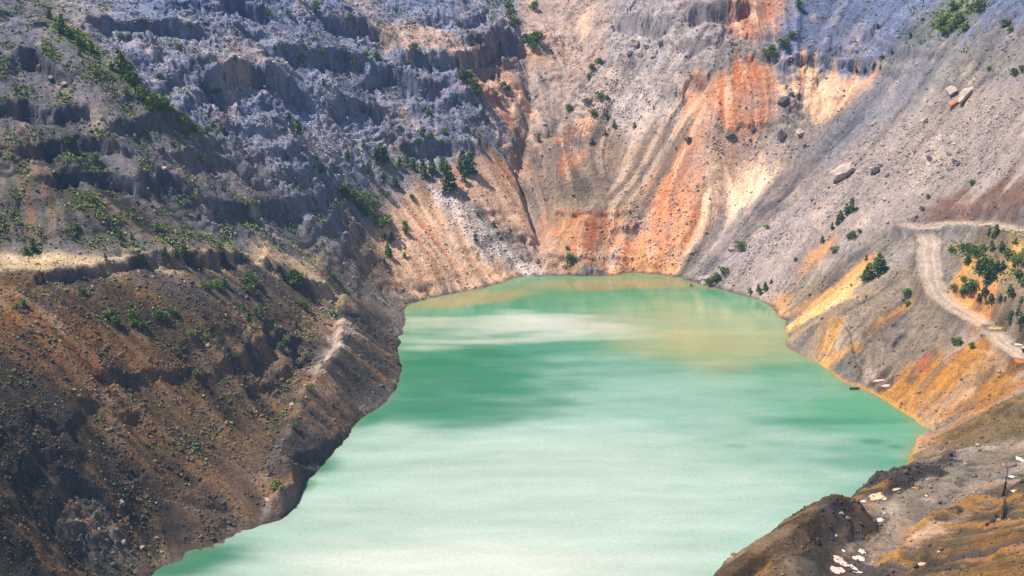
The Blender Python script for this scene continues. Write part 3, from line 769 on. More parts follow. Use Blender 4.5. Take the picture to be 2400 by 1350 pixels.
# always keep a deep floor under the lake
f = np.stack([ci[:-1, :-1][kc], ci[:-1, 1:][kc], ci[1:, 1:][kc], ci[1:, :-1][kc]], 1)
used = np.unique(f); remap = np.zeros(GC.nx * GC.ny, np.int32); remap[used] = np.arange(len(used))
cv = np.stack([cx_, cy_, cz_ - .6 * infine], -1).reshape(-1, 3)[used]
ccol = np.clip(GM.sample(cm, cx_, cy_) * (1 + .25 * fbm(cx_, cy_, 12, 3, seed=91))[..., None], .02, .8).reshape(-1, 3)[used]
outer = mesh_object("hills", cv, remap[f], mat_rock, {"albedo": ccol}, smooth=True)
outer["kind"] = "structure"

# ---------------------------------------------------------------- lake
GW = Grid(-160, 175, 215, 600, 1.0)
wx, wy = GW.X, GW.Y
def wpt(u, v): return unproj(u, v, 0.0)
def streak_noise(scale, stretch, seed, oct=4):
    return fbm(wx / stretch, wy + 6 * perlin(wx / 70, wy / 70, seed + 1), scale, oct, seed=seed)
deep = lin((30, 116, 72)); milk = lin((130, 170, 152)); pale = lin((194, 198, 186)); wall_refl = lin((160, 140, 84))  # wall_refl: brown-yellow reflection of the far walls as a water colour
W = np.zeros(wx.shape + (3,), np.float32) + lin((76, 144, 110))
def wblend(m, c):
    global W
    W = W + np.clip(m, 0, 1)[..., None] * (c - W)
def ell(u, v, ru, rv, tilt=0.0, soft=.8, wob=.35):
    """an elongated patch of water colour, silt in some, painted reflections in others, centred at the water point seen at (u, v)"""
    x0, y0 = wpt(u, v); x1, _ = wpt(u + ru, v); _, y1 = wpt(u, v - rv)
    a, b = abs(x1 - x0), abs(y1 - y0)
    dx, dy = wx - x0, wy - y0 - tilt * (wx - x0)
    dy = dy + 3.0 * perlin(wx / 30, wy / 18, 7)
    q = np.sqrt((dx / a) ** 2 + (dy / b) ** 2) + wob * fbm(wx / 3.0, wy, 9, 3, seed=int(u) % 97)
    return sstep(1 + soft * .5, 1 - soft * .5, q)
wblend(sstep(300, 420, wy) * sstep(430, 340, wy) * .75 + sstep(400, 330, wy) * .55, milk)
wblend(ell(1250,1160,700,260,0,1.4,.5) * .8, lin((176, 192, 180)))  # milky sheen of the reflected sky, painted into the water colour
wblend(ell(1050,1330,420,60,0,1.3) * .75, pale)  # whitish sky reflection painted on the near water
wblend(ell(1500,930,420,60,.0,1.2) * .7, milk)
wblend(ell(1060,880,270,62,0,1.3,.7) * .88, deep)  # reflection of the dark left wall, painted as deep green
wblend(ell(1100,955,180,38,-.1,1.3,.8) * .75, deep)
wblend(ell(940,965,130,30,0,1.1) * .8, deep)
wblend(ell(1250,800,350,22,.02,1.0) * .65, lin((60, 134, 92)))
wblend(ell(1300,690,330,26,0,1.0) * .5, lin((76, 136, 84)))
wblend(ell(1300,762,190,24,.0,1.0,.8) * .9, pale)  # pale cloud reflection painted into the water colour
wblend(ell(1070,760,150,16,.0,1.1,.8) * .75, lin((172, 186, 162)))
wblend(ell(1050,795,160,10,-.05,1.4,.9) * .6, lin((170, 188, 164)))
wblend(ell(1330,792,260,8,.05,1.4,.9) * .5, pale)
wblend(ell(1010,815,90,8,0,1.4,.9) * .5, pale)
wblend(ell(1650,760,280,50,0,1.2) * .6, lin((160, 160, 116)))
wblend(ell(1100,700,150,16,.35,1.0) * .75, wall_refl)
wblend(ell(1500,665,260,14,0,1.0) * .85, lin((146, 132, 82)))  # brownish reflection of the far walls, painted in
wblend(ell(1700,815,230,36,0,1.4,.7) * .55, lin((166, 156, 100)))  # cream cliff's reflection painted as a tan patch
wblend(ell(2000,960,190,34,0,1.3,.6) * .85, lin((72, 146, 106)))
wblend(ell(1960,985,170,9,.03,.9) * .75, lin((54, 132, 92)))
wblend(ell(2080,1010,110,22,0,1.0) * .5, lin((92, 162, 128)))
wblend(ell(2045,1037,28,5,0,1.2,.9) * .6, deep); wblend(ell(2098,1045,18,4,0,1.2,.9) * .6, deep); wblend(ell(1725,1044,28,4,0,1.3,.9) * .35, deep)
wblend(ell(2050,1085,110,16,0,1.0) * .5, lin((64, 144, 106)))
wblend(ell(840,985,60,16,0,1) * .7, deep); wblend(ell(730,1090,60,22,.3,1) * .8, deep); wblend(ell(700,1140,40,18,.2,1) * .8, deep); wblend(ell(440,1320,150,40,.3,1.1) * .9, lin((34, 108, 72)))  # dark bank reflections painted along the left shore
W *= (1 + .16 * streak_noise(16, 6, 101) + .12 * streak_noise(5, 7, 102, 3) + .04 * fbm(wx / 2.2, wy, 3, 2, seed=103))[..., None]
# silt in the shallows
shal = GF.sample(Z, wx, wy); shal = np.where((wy < GF.y0) , -5, shal)
wblend(sstep(-2.2, .2, shal) * (.45 + .25 * fbm(wx, wy, 20, 2, seed=104)) * sstep(0, 1, (wx > 40).astype(np.float32) * .6 + .35), lin((140, 132, 72)))
W = np.clip(W * .82 + .10 * W.mean(-1, keepdims=True) * 1.05, .01, .85)
calm = np.clip(.5 + .8 * streak_noise(16, 6, 111) + .6 * (wy - 430) / 150, 0, 1)
wi = np.arange(GW.nx * GW.ny, dtype=np.int32).reshape(GW.ny, GW.nx)
lk = (shal < 1.5)
lf = lk[:-1, :-1] | lk[1:, :-1] | lk[:-1, 1:] | lk[1:, 1:]
f = np.stack([wi[:-1, :-1][lf], wi[:-1, 1:][lf], wi[1:, 1:][lf], wi[1:, :-1][lf]], 1)
mat_water, nt, bs = new_mat("silty_water")
at = node(nt, "ShaderNodeAttribute", attribute_name="albedo")
c = mult(nt, at.outputs["Color"], ramp(nt, noise_node(nt, .9, 3, .6), [(.3, .92), (.7, 1.08)]))
nt.links.new(c, bs.inputs["Base Color"])
bs.inputs["Roughness"].default_value = .12
bs.inputs["IOR"].default_value = 1.62
mp = node(nt, "ShaderNodeMapping"); mp.inputs["Scale"].default_value = (.55, 1.0, 1.0)
nt.links.new(geo_pos(nt), mp.inputs["Vector"])
n1_ = node(nt, "ShaderNodeTexNoise", Scale=1.3, Detail=4, Roughness=.65)
nt.links.new(mp.outputs[0], n1_.inputs["Vector"])
ca = node(nt, "ShaderNodeAttribute", attribute_name="calm")
rgh = node(nt, "ShaderNodeMapRange"); nt.links.new(ca.outputs["Fac"], rgh.inputs[0])
rgh.inputs[3].default_value = .22; rgh.inputs[4].default_value = .05
nt.links.new(rgh.outputs[0], bs.inputs["Roughness"])
bd = node(nt, "ShaderNodeMapRange"); nt.links.new(ca.outputs["Fac"], bd.inputs[0])
bd.inputs[3].default_value = .05; bd.inputs[4].default_value = .010
b_ = node(nt, "ShaderNodeBump", Strength=1.0)
nt.links.new(bd.outputs[0], b_.inputs["Distance"]); nt.links.new(n1_.outputs[0], b_.inputs["Height"]); nt.links.new(b_.outputs[0], bs.inputs["Normal"])
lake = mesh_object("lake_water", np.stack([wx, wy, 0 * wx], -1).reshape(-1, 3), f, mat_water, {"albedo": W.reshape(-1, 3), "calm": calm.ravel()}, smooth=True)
lake["kind"] = "structure"
# ---------------------------------------------------------------- trees and shrubs
def foliage_material(name, a, b):
    m, nt, bs = new_mat(name)
    oi = node(nt, "ShaderNodeObjectInfo")
    c = ramp(nt, noise_node(nt, 9.0, 3, .6), [(.3, a), (.7, b)])
    c = mult(nt, c, ramp(nt, oi.outputs["Random"], [(0, (.75, .8, .8)), (.5, (1, 1, 1)), (1, (1.35, 1.15, .9))]))
    nt.links.new(c, bs.inputs["Base Color"])
    bs.inputs["Roughness"].default_value = .7
    bs.inputs["Specular IOR Level"].default_value = .2
    return m
mat_needle = foliage_material("conifer_needles", (.050, .105, .030), (.125, .200, .050))
mat_leaf = foliage_material("birch_leaves", (.085, .150, .032), (.185, .265, .060))
mat_dry = foliage_material("yellowing_leaves", (.20, .16, .03), (.32, .24, .05))
mat_bark, nt, bs = new_mat("bark")
nt.links.new(ramp(nt, noise_node(nt, 6, 3), [(.3, (.06, .045, .03)), (.7, (.16, .13, .10))]), bs.inputs["Base Color"])
bs.inputs["Roughness"].default_value = .9

def tube(path, radii, n=6):
    V, F = [], []
    for (p, r) in zip(path, radii):
        for k in range(n):
            a = 2 * math.pi * k / n
            V.append((p[0] + r * math.cos(a), p[1] + r * math.sin(a), p[2]))
    for i in range(len(path) - 1):
        for k in range(n):
            F.append((i * n + k, i * n + (k + 1) % n, (i + 1) * n + (k + 1) % n, (i + 1) * n + k))
    return V, F

def leaf_quads(centres, dirs, size, r):
    """small bent leaf sprays: a quad each"""
    V, F = [], []
    for c, d in zip(centres, dirs):
        d = np.array(d, float); d /= np.linalg.norm(d) + 1e-9
        s = np.cross(d, r.normal(size=3)); s /= np.linalg.norm(s) + 1e-9
        L = size * r.uniform(.6, 1.4); w = L * r.uniform(.35, .6)
        i = len(V)
        c = np.array(c)
        V += [tuple(c - s * w * .4), tuple(c + d * L * .5 + s * w * -.9), tuple(c + d * L), tuple(c + d * L * .5 + s * w)]
        F.append((i, i + 1, i + 2, i + 3))
    return V, F

def conifer_proto(seed, fat):
    r = np.random.RandomState(seed)
    TV, TF = tube([(0, 0, -.06), (.01, 0, .3), (0, .01, .65), (.005, 0, .99)], [.022, .018, .011, .002])
    C, D = [], []
    for k in range(17):
        z = .08 + .9 * (k / 16) ** .95
        rad = fat * (1 - z) ** .8 * r.uniform(.75, 1.2) + .015
        for b in range(r.randint(5, 9)):
            a = r.uniform(0, 2 * math.pi); L = rad * r.uniform(.55, 1.15)
            for q in np.linspace(.25, 1, max(2, int(L / .035))):
                C.append((math.cos(a) * L * q + r.normal() * .012, math.sin(a) * L * q + r.normal() * .012, z - .10 * L * q + r.normal() * .012))
                D.append((math.cos(a + r.normal() * .6), math.sin(a + r.normal() * .6), r.normal() * .35 - .1 + .3 * z))
    CV, CF = leaf_quads(C, D, .10, r)
    return (TV, TF), (CV, CF)

def bush_proto(seed, wide, clumps):
    r = np.random.RandomState(seed)
    TV, TF = [], []
    C, D = [], []
    for k in range(clumps):
        a = r.uniform(0, 2 * math.pi); q = math.sqrt(r.rand()) * wide * .62
        z = r.uniform(.25, .88) * (1 - .45 * (q / wide) ** 2)
        cx, cy = q * math.cos(a), q * math.sin(a)
        tv, tf = tube([(0, 0, -.08), (cx * .45, cy * .45, z * .5), (cx, cy, z)], [.018, .011, .004], 4)
        TF += [tuple(i + len(TV) for i in f_) for f_ in tf]; TV += tv
        cr = r.uniform(.11, .2)
        for j in range(r.randint(26, 44)):
            d = r.normal(size=3); d /= np.linalg.norm(d)
            C.append(np.array((cx, cy, z)) + d * cr * r.rand() ** .4 * np.array((1, 1, .8))); D.append(d + np.array((0, 0, .3)))
    CV, CF = leaf_quads(C, D, .11, r)
    return (TV, TF), (CV, CF)

def proto_meshes(pr, mat, name):
    (TV, TF), (CV, CF) = pr
    out = []
    for nm, V_, F_, m_ in (("trunk", TV, TF, mat_bark), ("crown", CV, CF, mat)):
        me = bpy.data.meshes.new(nm)
        me.from_pydata([tuple(map(float, p)) for p in V_], [], F_); me.materials.append(m_)
        out.append(me)
    return out
PROTO = {'c': [proto_meshes(conifer_proto(s, f), mat_needle, "conifer") for s, f in ((1, .24), (2, .30), (3, .36), (4, .27))],
         'b': [proto_meshes(bush_proto(s, w, n), mat_leaf, "bush") for s, w, n in ((11, .5, 13), (12, .62, 15), (13, .42, 12), (14, .75, 16))],
         'y': [proto_meshes(bush_proto(21, .6, 9), mat_dry, "bush")]}
TREE_NAME = {'c': ("young_conifer", "conifer"), 'b': ("leafy_shrub", "shrub"), 'y': ("yellow_bush", "bush")}
ORD = ["first", "second", "third", "fourth", "fifth", "sixth", "seventh", "eighth", "ninth", "tenth", "eleventh", "twelfth"]

# place phrase, group phrase, kind, [(u, v, height in pixels), ...]  (v is the middle of the plant)
CLUSTERS = [
 ("on the dark bank in the top left corner", 'c', [(115,30,24),(145,57,42),(163,77,26)]),
 ("high on the dark spine ridge", 'c', [(187,97,24),(215,112,26),(260,153,16),(285,143,50),(187,123,16)]),
 ("in the middle of the dark spine ridge", 'b', [(297,213,15),(302,163,38),(312,180,34),(328,213,30),(350,230,36),(358,246,28)]),
 ("lower down the dark spine ridge", 'b', [(383,238,28),(393,247,24),(433,278,24),(460,297,20),(487,305,20),(523,300,14),(510,213,14)]),
 ("on the high bench of the left wall", 'b', [(283,82,14),(300,83,13),(325,84,11),(447,62,18),(373,177,14)]),
 ("among the grey cliffs near the top left edge", 'b', [(628,27,16),(675,28,12),(740,18,30),(555,78,14),(418,110,16)]),
 ("round the tan cone on the grey wall", 'b', [(552,138,11),(645,113,14),(752,120,14),(710,135,18)]),
 ("below the grey cliff above the rubble shelf", 'c', [(678,270,18),(687,300,22),(700,297,32),(758,190,14)]),
 ("in the dark hollows of the left wall", 'b', [(157,325,24),(220,370,22),(290,290,12),(403,333,12),(477,370,16)]),
 ("on the slope under the rubble shelf", 'c', [(673,363,14),(737,387,18),(742,367,16),(753,392,24),(778,398,30)]),
 ("in the high gully at the top centre", 'b', [(1192,10,26),(1197,32,26),(1207,52,26),(1250,14,20),(1248,90,26),(1260,85,28),(1250,108,20)]),
 ("on the grey ledges left of the gully", 'b', [(820,42,17),(830,140,20),(858,127,16),(882,128,16),(958,147,12),(968,107,16)]),
 ("under the dark cliff left of the ravine", 'b', [(1080,172,20),(1093,178,28),(1110,195,30),(1120,212,28),(1160,222,16),(1177,197,16),(1193,207,14)]),
 ("on the orange slope left of the ravine", 'c', [(1110,312,14),(1122,330,20),(1133,258,18),(1143,280,16),(1263,323,18)]),
 ("on the narrow ledge with the straight edge", 'b', [(980,330,16),(990,307,20),(1003,263,16),(1007,323,16),(1032,333,16),(1042,307,18)]),
 ("in the row above the pale scree", 'b', [(1380,178,14),(1387,157,16),(1400,143,16)]),
 ("in the middle of the pale scree", 'b', [(1333,250,15),(1378,238,18),(1390,263,17),(1407,227,15),(1423,230,12),(1423,270,12)]),
 ("above the grey streaked slope in the centre", 'c', [(1388,330,16),(1418,310,14),(1440,290,18),(1487,293,14)]),
 ("at the left end of the wooded shelf", 'c', [(815,363,22),(852,337,20),(883,360,28),(892,357,40),(903,362,34)]),
 ("below the left end of the wooded shelf", 'c', [(865,398,28),(900,413,16),(927,425,28),(935,380,24)]),
 ("in the grove under the straight ledge", 'c', [(967,383,24),(993,395,42),(1013,387,38),(1040,387,36),(1053,417,62),(1083,377,48),(1087,413,26),(1103,383,52)]),
 ("high in the scrubby strip below the shelf", 'b', [(800,440,20),(810,450,22),(820,463,24),(832,462,30),(845,480,20),(850,460,24)]),
 ("midway down the scrubby strip below the shelf", 'b', [(860,493,28),(877,477,28),(895,517,32),(908,453,16),(908,513,24),(950,523,14),(950,538,20),(968,460,12)]),
 ("low in the scrubby strip above the sandy slope", 'c', [(900,610,14),(902,553,14),(908,583,30),(913,563,16),(917,593,20),(918,553,20),(948,597,14)]),
 ("beside the pale rubble chute to the lake", 'c', [(1115,557,18),(1120,500,12),(1157,523,12),(1222,600,10)]),
 ("on the bluff at the head of the lake", 'b', [(1330,580,10),(1337,603,24)]),
 ("in the small gully in the top right", 'b', [(1802,123,24),(1810,113,18),(1830,97,18),(1843,97,16),(1857,80,18),(1873,10,22)]),
 ("along the rim of the cream cliff", 'c', [(2007,163,12),(2027,160,14),(2047,153,18),(2063,157,12),(2067,133,12),(2090,120,12),(2133,80,12)]),
 ("on the green strip of the top hillside", 'b', [(2207,50,24),(2217,70,22),(2227,57,28),(2233,13,24),(2247,40,28),(2257,63,18),(2293,10,32)]),
 ("on the grey brow near the right edge", 'b', [(2318,160,12),(2353,53,18),(2367,67,16),(2377,167,18),(2396,160,16)]),
 ("on the grassy foot of the dark left slope", 'c', [(62,585,20),(80,573,32),(248,602,18),(285,567,16),(283,552,22),(308,552,16)]),
 ("in the terrace row under the dark slope", 'c', [(337,608,14),(387,590,22),(397,603,12),(415,593,26),(432,583,36),(447,597,18)]),
 ("on the upper edge of the terrace", 'b', [(325,595,12),(370,532,16),(447,460,16),(517,575,16),(580,477,16),(600,475,12),(178,527,14)]),
 ("in the tuft below the terrace rim", 'b', [(480,668,16),(493,673,16),(507,663,22),(527,660,20)]),
 ("in the dark hollow below the terrace tip", 'b', [(578,657,22),(582,673,18),(588,647,24),(600,663,18)]),
 ("at the right end of the terrace", 'b', [(697,647,38),(705,707,16),(717,717,20),(783,645,16),(808,680,14)]),
 ("in the middle of the brown left slope", 'b', [(250,735,16),(262,730,14),(273,748,26),(315,737,36),(328,753,28),(368,737,22),(387,737,22),(402,727,18)]),
 ("on the ledge above the lake path", 'c', [(570,715,14),(582,740,28),(600,730,18),(613,727,28),(623,747,14),(695,757,16)]),
 ("low on the brown left slope", 'b', [(413,820,16),(448,780,16),(462,872,14),(485,787,14),(552,832,14),(657,810,20),(667,797,18)]),
 ("on the brown bank at the left edge", 'b', [(40,717,16),(57,710,18),(193,680,18)]),
 ("along the path by the left shore", 'b', [(643,1137,24),(690,997,16),(690,937,12),(722,957,10),(730,907,14)]),
 ("in the diagonal line up the scree", 'c', [(1927,560,18),(1950,530,16),(1962,515,22),(1970,503,22),(1983,490,26),(1995,480,32)]),
 ("just right of the diagonal line on the scree", 'b', [(1958,583,14),(1987,553,14),(1998,547,16),(2013,540,10)]),
 ("spread among the stones of the scree", 'b', [(1735,573,18),(1797,532,10),(1865,607,10),(2160,487,10),(2175,460,10),(2277,427,14)]),
 ("by the white boulders at the far right shore", 'b', [(1663,660,16),(1672,653,16),(1680,647,18),(1697,633,17)]),
 ("at the waterline where the orange bank begins", 'c', [(1758,680,14),(1777,673,18),(1782,683,14),(1793,670,20),(1807,658,12)]),
 ("above the bright orange bank", 'c', [(2025,647,24),(2030,603,14),(2030,695,8),(2033,637,42),(2053,620,30),(2062,617,46),(2070,620,24)]),
 ("on the grey spoil left of the road", 'b', [(2122,683,16),(2125,710,12)]),
 ("on top of the ochre cliff below the road", 'b', [(2237,798,16),(2247,797,20),(2277,808,16)]),
 ("at the top of the roadside grove", 'c', [(2318,542,18),(2325,575,22),(2327,550,16),(2333,540,28),(2347,577,24),(2380,565,16)]),
 ("at the upper left of the roadside grove", 'b', [(2230,583,16),(2257,580,18),(2270,583,28),(2287,587,28),(2303,580,22)]),
 ("in the thick heart of the roadside grove", 'c', [(2267,607,24),(2293,623,32),(2303,617,42),(2310,643,38),(2320,623,34),(2327,643,22),(2335,623,28),(2350,620,22)]),
 ("at the upper right of the roadside grove", 'b', [(2362,590,20),(2380,607,22),(2385,640,22),(2393,607,22),(2397,660,20)]),
 ("on the orange bank nearest the road", 'b', [(2238,670,12),(2255,683,18),(2257,653,14),(2267,673,30),(2280,663,20)]),
 ("low in the roadside grove", 'c', [(2293,697,20),(2305,683,28),(2320,700,26),(2343,697,18),(2355,700,14),(2367,677,24),(2373,687,20),(2393,703,18)]),
 ("at the lower end of the roadside grove", 'c', [(2367,740,26),(2385,727,24),(2393,747,26)]),
 ("on the gravel beside the near path", 'y', [(2033,1258,12)]),
]
def uniq_label(noun, n, i, place, biggest, best_word):
    if n == 1: return f"lone {noun} {place}"
    if biggest: return f"{best_word} {noun} {place}"
    return f"{ORD[i]} {noun} from the left {place}"

tr = random.Random(5)
n_tree = 0
allpts = [(u, v + h * .5) for _, _, L in CLUSTERS for (u, v, h) in L]
hx, hy, ht = raycast(GF, Z, [p[0] for p in allpts], [p[1] for p in allpts])
hz_ = GF.sample(Z, hx, hy)
q = 0
for place, kind, items in CLUSTERS:
    order = sorted(range(len(items)), key=lambda i: (items[i][0], items[i][1]))
    tallest = max(range(len(items)), key=lambda i: items[i][2])
    for i, (u, v, h) in enumerate(items):
        x, y, t, z = float(hx[q]), float(hy[q]), float(ht[q]), float(max(hz_[q], .05)); q += 1
        kd = kind
        H = h * t / FPX / (CP + .02) * 1.0
        nm, cat = TREE_NAME[kd]
        noun = {'c': "dark green conifer", 'b': "leafy green shrub", 'y': "round yellowing bush"}[kd]
        o = bpy.data.objects.new(nm, None); col.objects.link(o)
        o.empty_display_size = .5
        o.location = (x, y, z - .02 * H); o.rotation_euler = (tr.uniform(-.06, .06), tr.uniform(-.06, .06), tr.uniform(0, 6.28))
        wdt = tr.uniform(.85, 1.2) * (1.0 if kd != 'b' else min(1.25, .75 + 9 / h))
        o.scale = (H * wdt * 1.05, H * wdt * 1.05, H)
        o["category"] = cat
        o["label"] = uniq_label(noun, len(items), order.index(i), place, i == tallest, "tallest" if kd == "c" else "biggest")
        o["group"] = f"{cat}s {place}" if len(items) > 1 else f"{cat} {place}"
        tm, cmh = tr.choice(PROTO[kd])
        for part, me in (("trunk", tm), ("crown", cmh)):
            c = bpy.data.objects.new(part, me); c.parent = o; col.objects.link(c)
        n_tree += 1

# low scrub and grass tufts where the ground is green
def frustum_ok(x, y, z, margin=60):
    t = y * CP - (z - CAM_H) * SP
    yv = (CAM_H - z - t * SP / 1.0)  # not used for culling below
    u = 1200 + FPX * x / np.maximum((y * CP + (CAM_H - z) * SP), 1)
    v = 675 + FPX * ((CAM_H - z) * CP - y * SP) / np.maximum((y * CP + (CAM_H - z) * SP), 1)
    return (u > -margin) & (u < 2400 + margin) & (v > -margin) & (v < 1350 + margin)
vis = frustum_ok(X, Y, Z) & (Z > .4)
def scatter(weight, n, seed):
    r = np.random.RandomState(seed)
    p = np.where(vis, np.clip(weight, 0, None), 0).ravel(); p = p / p.sum()
    k = r.choice(p.size, n, p=p)
    iy, ix = np.unravel_index(k, Z.shape)
    x = GF.xs[ix] + r.uniform(-.25, .25, n); y = GF.ys[iy] + r.uniform(-.25, .25, n)
    return x, y, GF.sample(Z, x, y), k, r

x, y, z, k, r = scatter(np.clip(GRN - .07, 0, 1) * np.clip(.1 + fbm(X, Y, 9, 3, seed=120) * 2.2, 0, 2) * sstep(1.6, .8, SL2) * (1 - roadmask), 30000, 121)
sz = .18 + .42 * r.rand(len(x)) ** 2.5 + .2 * np.clip(GRN.ravel()[k] - .2, 0, .5)
nq = 5
a = r.uniform(0, 6.28, (len(x), nq)); el = r.uniform(.2, 1.3, (len(x), nq)); L = sz[:, None] * r.uniform(.8, 1.6, (len(x), nq))
d = np.stack([np.cos(a) * np.cos(el), np.sin(a) * np.cos(el), np.sin(el)], -1)
s = np.stack([-np.sin(a), np.cos(a), r.uniform(-.3, .3, a.shape)], -1)
o0 = np.stack([x, y, z], -1)[:, None, :] + r.normal(0, .12, d.shape) * sz[:, None, None] * np.array([2.2, 2.2, .3])
quad = np.stack([o0 - s * L[..., None] * .2, o0 + d * L[..., None] * .5 - s * L[..., None] * .45, o0 + d * L[..., None], o0 + d * L[..., None] * .5 + s * L[..., None] * .45], 2).reshape(-1, 3)
gcol = np.where(r.rand(len(x), 1) < .35, lin((150, 150, 82)), lin((100, 128, 62))) * r.uniform(.7, 1.4, (len(x), 1))
mat_scrub, nt, bs = new_mat("low_scrub")
at = node(nt, "ShaderNodeAttribute", attribute_name="albedo")
nt.links.new(mult(nt, at.outputs["Color"], ramp(nt, noise_node(nt, 2.0, 3), [(.3, .75), (.7, 1.25)])), bs.inputs["Base Color"])
bs.inputs["Roughness"].default_value = .85
scrub = mesh_object("low_scrub", quad, np.arange(len(quad)).reshape(-1, 4), mat_scrub, {"albedo": np.repeat(gcol, nq * 4, axis=0)})
scrub["kind"] = "stuff"; scrub["label"] = "low grass and weeds growing in patches on the pit walls"

# ---------------------------------------------------------------- loose stones
phi = (1 + 5 ** .5) / 2
ICO = np.array([(-1, phi, 0), (1, phi, 0), (-1, -phi, 0), (1, -phi, 0), (0, -1, phi), (0, 1, phi), (0, -1, -phi), (0, 1, -phi), (phi, 0, -1), (phi, 0, 1), (-phi, 0, -1), (-phi, 0, 1)]) / math.hypot(1, phi)
ICOF = np.array([(0, 11, 5), (0, 5, 1), (0, 1, 7), (0, 7, 10), (0, 10, 11), (1, 5, 9), (5, 11, 4), (11, 10, 2), (10, 7, 6), (7, 1, 8), (3, 9, 4), (3, 4, 2), (3, 2, 6), (3, 6, 8), (3, 8, 9), (4, 9, 5), (2, 4, 11), (6, 2, 10), (8, 6, 7), (9, 8, 1)])
def rand_rot(r, n):
    qn = r.normal(size=(n, 4)); qn /= np.linalg.norm(qn, axis=1, keepdims=True)
    w_, a_, b_, c_ = qn.T
    return np.stack([np.stack([1 - 2 * (b_ * b_ + c_ * c_), 2 * (a_ * b_ - c_ * w_), 2 * (a_ * c_ + b_ * w_)], -1), np.stack([2 * (a_ * b_ + c_ * w_), 1 - 2 * (a_ * a_ + c_ * c_), 2 * (b_ * c_ - a_ * w_)], -1), np.stack([2 * (a_ * c_ - b_ * w_), 2 * (b_ * c_ + a_ * w_), 1 - 2 * (a_ * a_ + b_ * b_)], -1)], 1)
rubm = GM.sample(blur(sum(poly_mask(p, 2) * w_ for p, w_ in [
    ([(1420,130),(1560,165),(1615,190),(1610,262),(1480,292),(1330,262),(1340,222)], 3.0), ([(1000,430),(1060,440),(1170,560),(1290,640),(1240,646),(1120,580),(1030,480)], 2.5),
    ([(1960,430),(2030,450),(1740,640),(1600,655)], 2.5), ([(2020,330),(2300,180),(2400,200),(2400,420),(2200,430),(1950,440)], 1.6), ([(560,290),(800,290),(860,335),(760,350),(640,320)], 3),
    ([(1420,480),(1640,400),(1650,560),(1590,640),(1420,640)], 1.5), ([(1640,300),(1900,300),(1850,380),(1680,385)], 1.6), ([(2040,1160),(2100,1110),(2160,1085),(2260,1060),(2210,1110),(2130,1150)], 2),
    ([(0,650),(400,620),(780,690),(700,930),(640,1200),(330,1340),(0,1350)], 1.2), ([(100,0),(1200,0),(1100,330),(600,380),(250,120)], 1.0)]), 2), X + WX, Y + WY)
wgt = (.45 + rubm) * np.clip(.6 + 1.2 * fbm(X, Y, 11, 3, seed=130), .05, 3) * (1 - .8 * roadmask)
x, y, z, k, r = scatter(wgt, 95000, 131)
rad = .16 * (1 - r.rand(len(x)) * .985) ** (-.42)
rad = np.clip(rad, .16, 1.2)
big = rad[:, None, None]
V = ICO[None] * (1 + r.uniform(-.3, .3, (len(x), 12, 1)))
V = V * (np.array([1, .8, .6]) * r.uniform(.7, 1.3, (len(x), 3)))[:, None, :]
V = np.einsum('nij,nkj->nki', rand_rot(r, len(x)), V) * big
V[:, :, 2] *= .85
V = V + np.stack([x, y, z + rad * .25], -1)[:, None, :]
rc = A.reshape(-1, 3)[k] * r.uniform(.75, 1.45, (len(x), 1))
pal = np.where(r.rand(len(x), 1) < .35, lin((196, 184, 180)), lin((150, 144, 146)))
rc = np.clip(rc * .6 + pal * .4 * np.clip(rc.mean(1, keepdims=True) / .25, .3, 1.3), .02, .8)
F = (ICOF[None] + 12 * np.arange(len(x))[:, None, None]).reshape(-1, 3)
mat_stone = rock_material("loose_stone", bumps=((2.0, .08),))
rub = mesh_object("rubble", V.reshape(-1, 3), F, mat_stone, {"albedo": np.repeat(rc, 12, axis=0)})
rub["kind"] = "stuff"; rub["label"] = "loose stones scattered over the pit walls and scree"

# ---------------------------------------------------------------- boulders
def stone_mat(name, c, c2):
    m, nt, bs = new_mat(name)
    c_ = ramp(nt, noise_node(nt, 1.6, 6, .7), [(.3, tuple(lin(c2))), (.62, tuple(lin(c)))])
    nt.links.new(c_, bs.inputs["Base Color"]); bs.inputs["Roughness"].default_value = .92; bs.inputs["Specular IOR Level"].default_value = .2
    bump(nt, bs, noise_node(nt, 2.5, 5, .7), .8, .12)
    return m
BM = {'pale': stone_mat("pale_stone", (196, 178, 168), (140, 126, 120)), 'grey': stone_mat("grey_stone", (160, 150, 148), (108, 102, 106)),
      'dark': stone_mat("dark_stone", (108, 100, 104), (70, 66, 72)), 'white': stone_mat("white_stone", (188, 178, 172), (130, 122, 120)), 'rust': stone_mat("rusty_stone", (190, 140, 104), (140, 108, 90))}
def rock_proto(seed, n_cut=17, flat=False):
    import bmesh
    bm = bmesh.new(); bmesh.ops.create_icosphere(bm, subdivisions=3, radius=1.0)
    r = np.random.RandomState(seed)
    co = np.array([v.co[:] for v in bm.verts])
    for j in range(n_cut):
        nrm = r.normal(size=3); nrm /= np.linalg.norm(nrm); h = r.uniform(.45, .8)
        dd = co @ nrm - h; co -= np.clip(dd, 0, None)[:, None] * nrm
    if flat: co[:, 2] = np.clip(co[:, 2], -.5, .5)
    co += .035 * np.sin(co[:, [1, 2, 0]] * 7 + seed) + r.normal(0, .012, co.shape)
    co /= np.abs(co).max(0)
    me = bpy.data.meshes.new("boulder")
    me.from_pydata([tuple(map(float, p)) for p in co], [], [[v.index for v in f_.verts] for f_ in bm.faces]); bm.free()
    return me
RP = [rock_proto(s) for s in (1, 2, 3, 4, 5, 6)]
SLAB = [rock_proto(s, 14, True) for s in (31, 32, 33)]
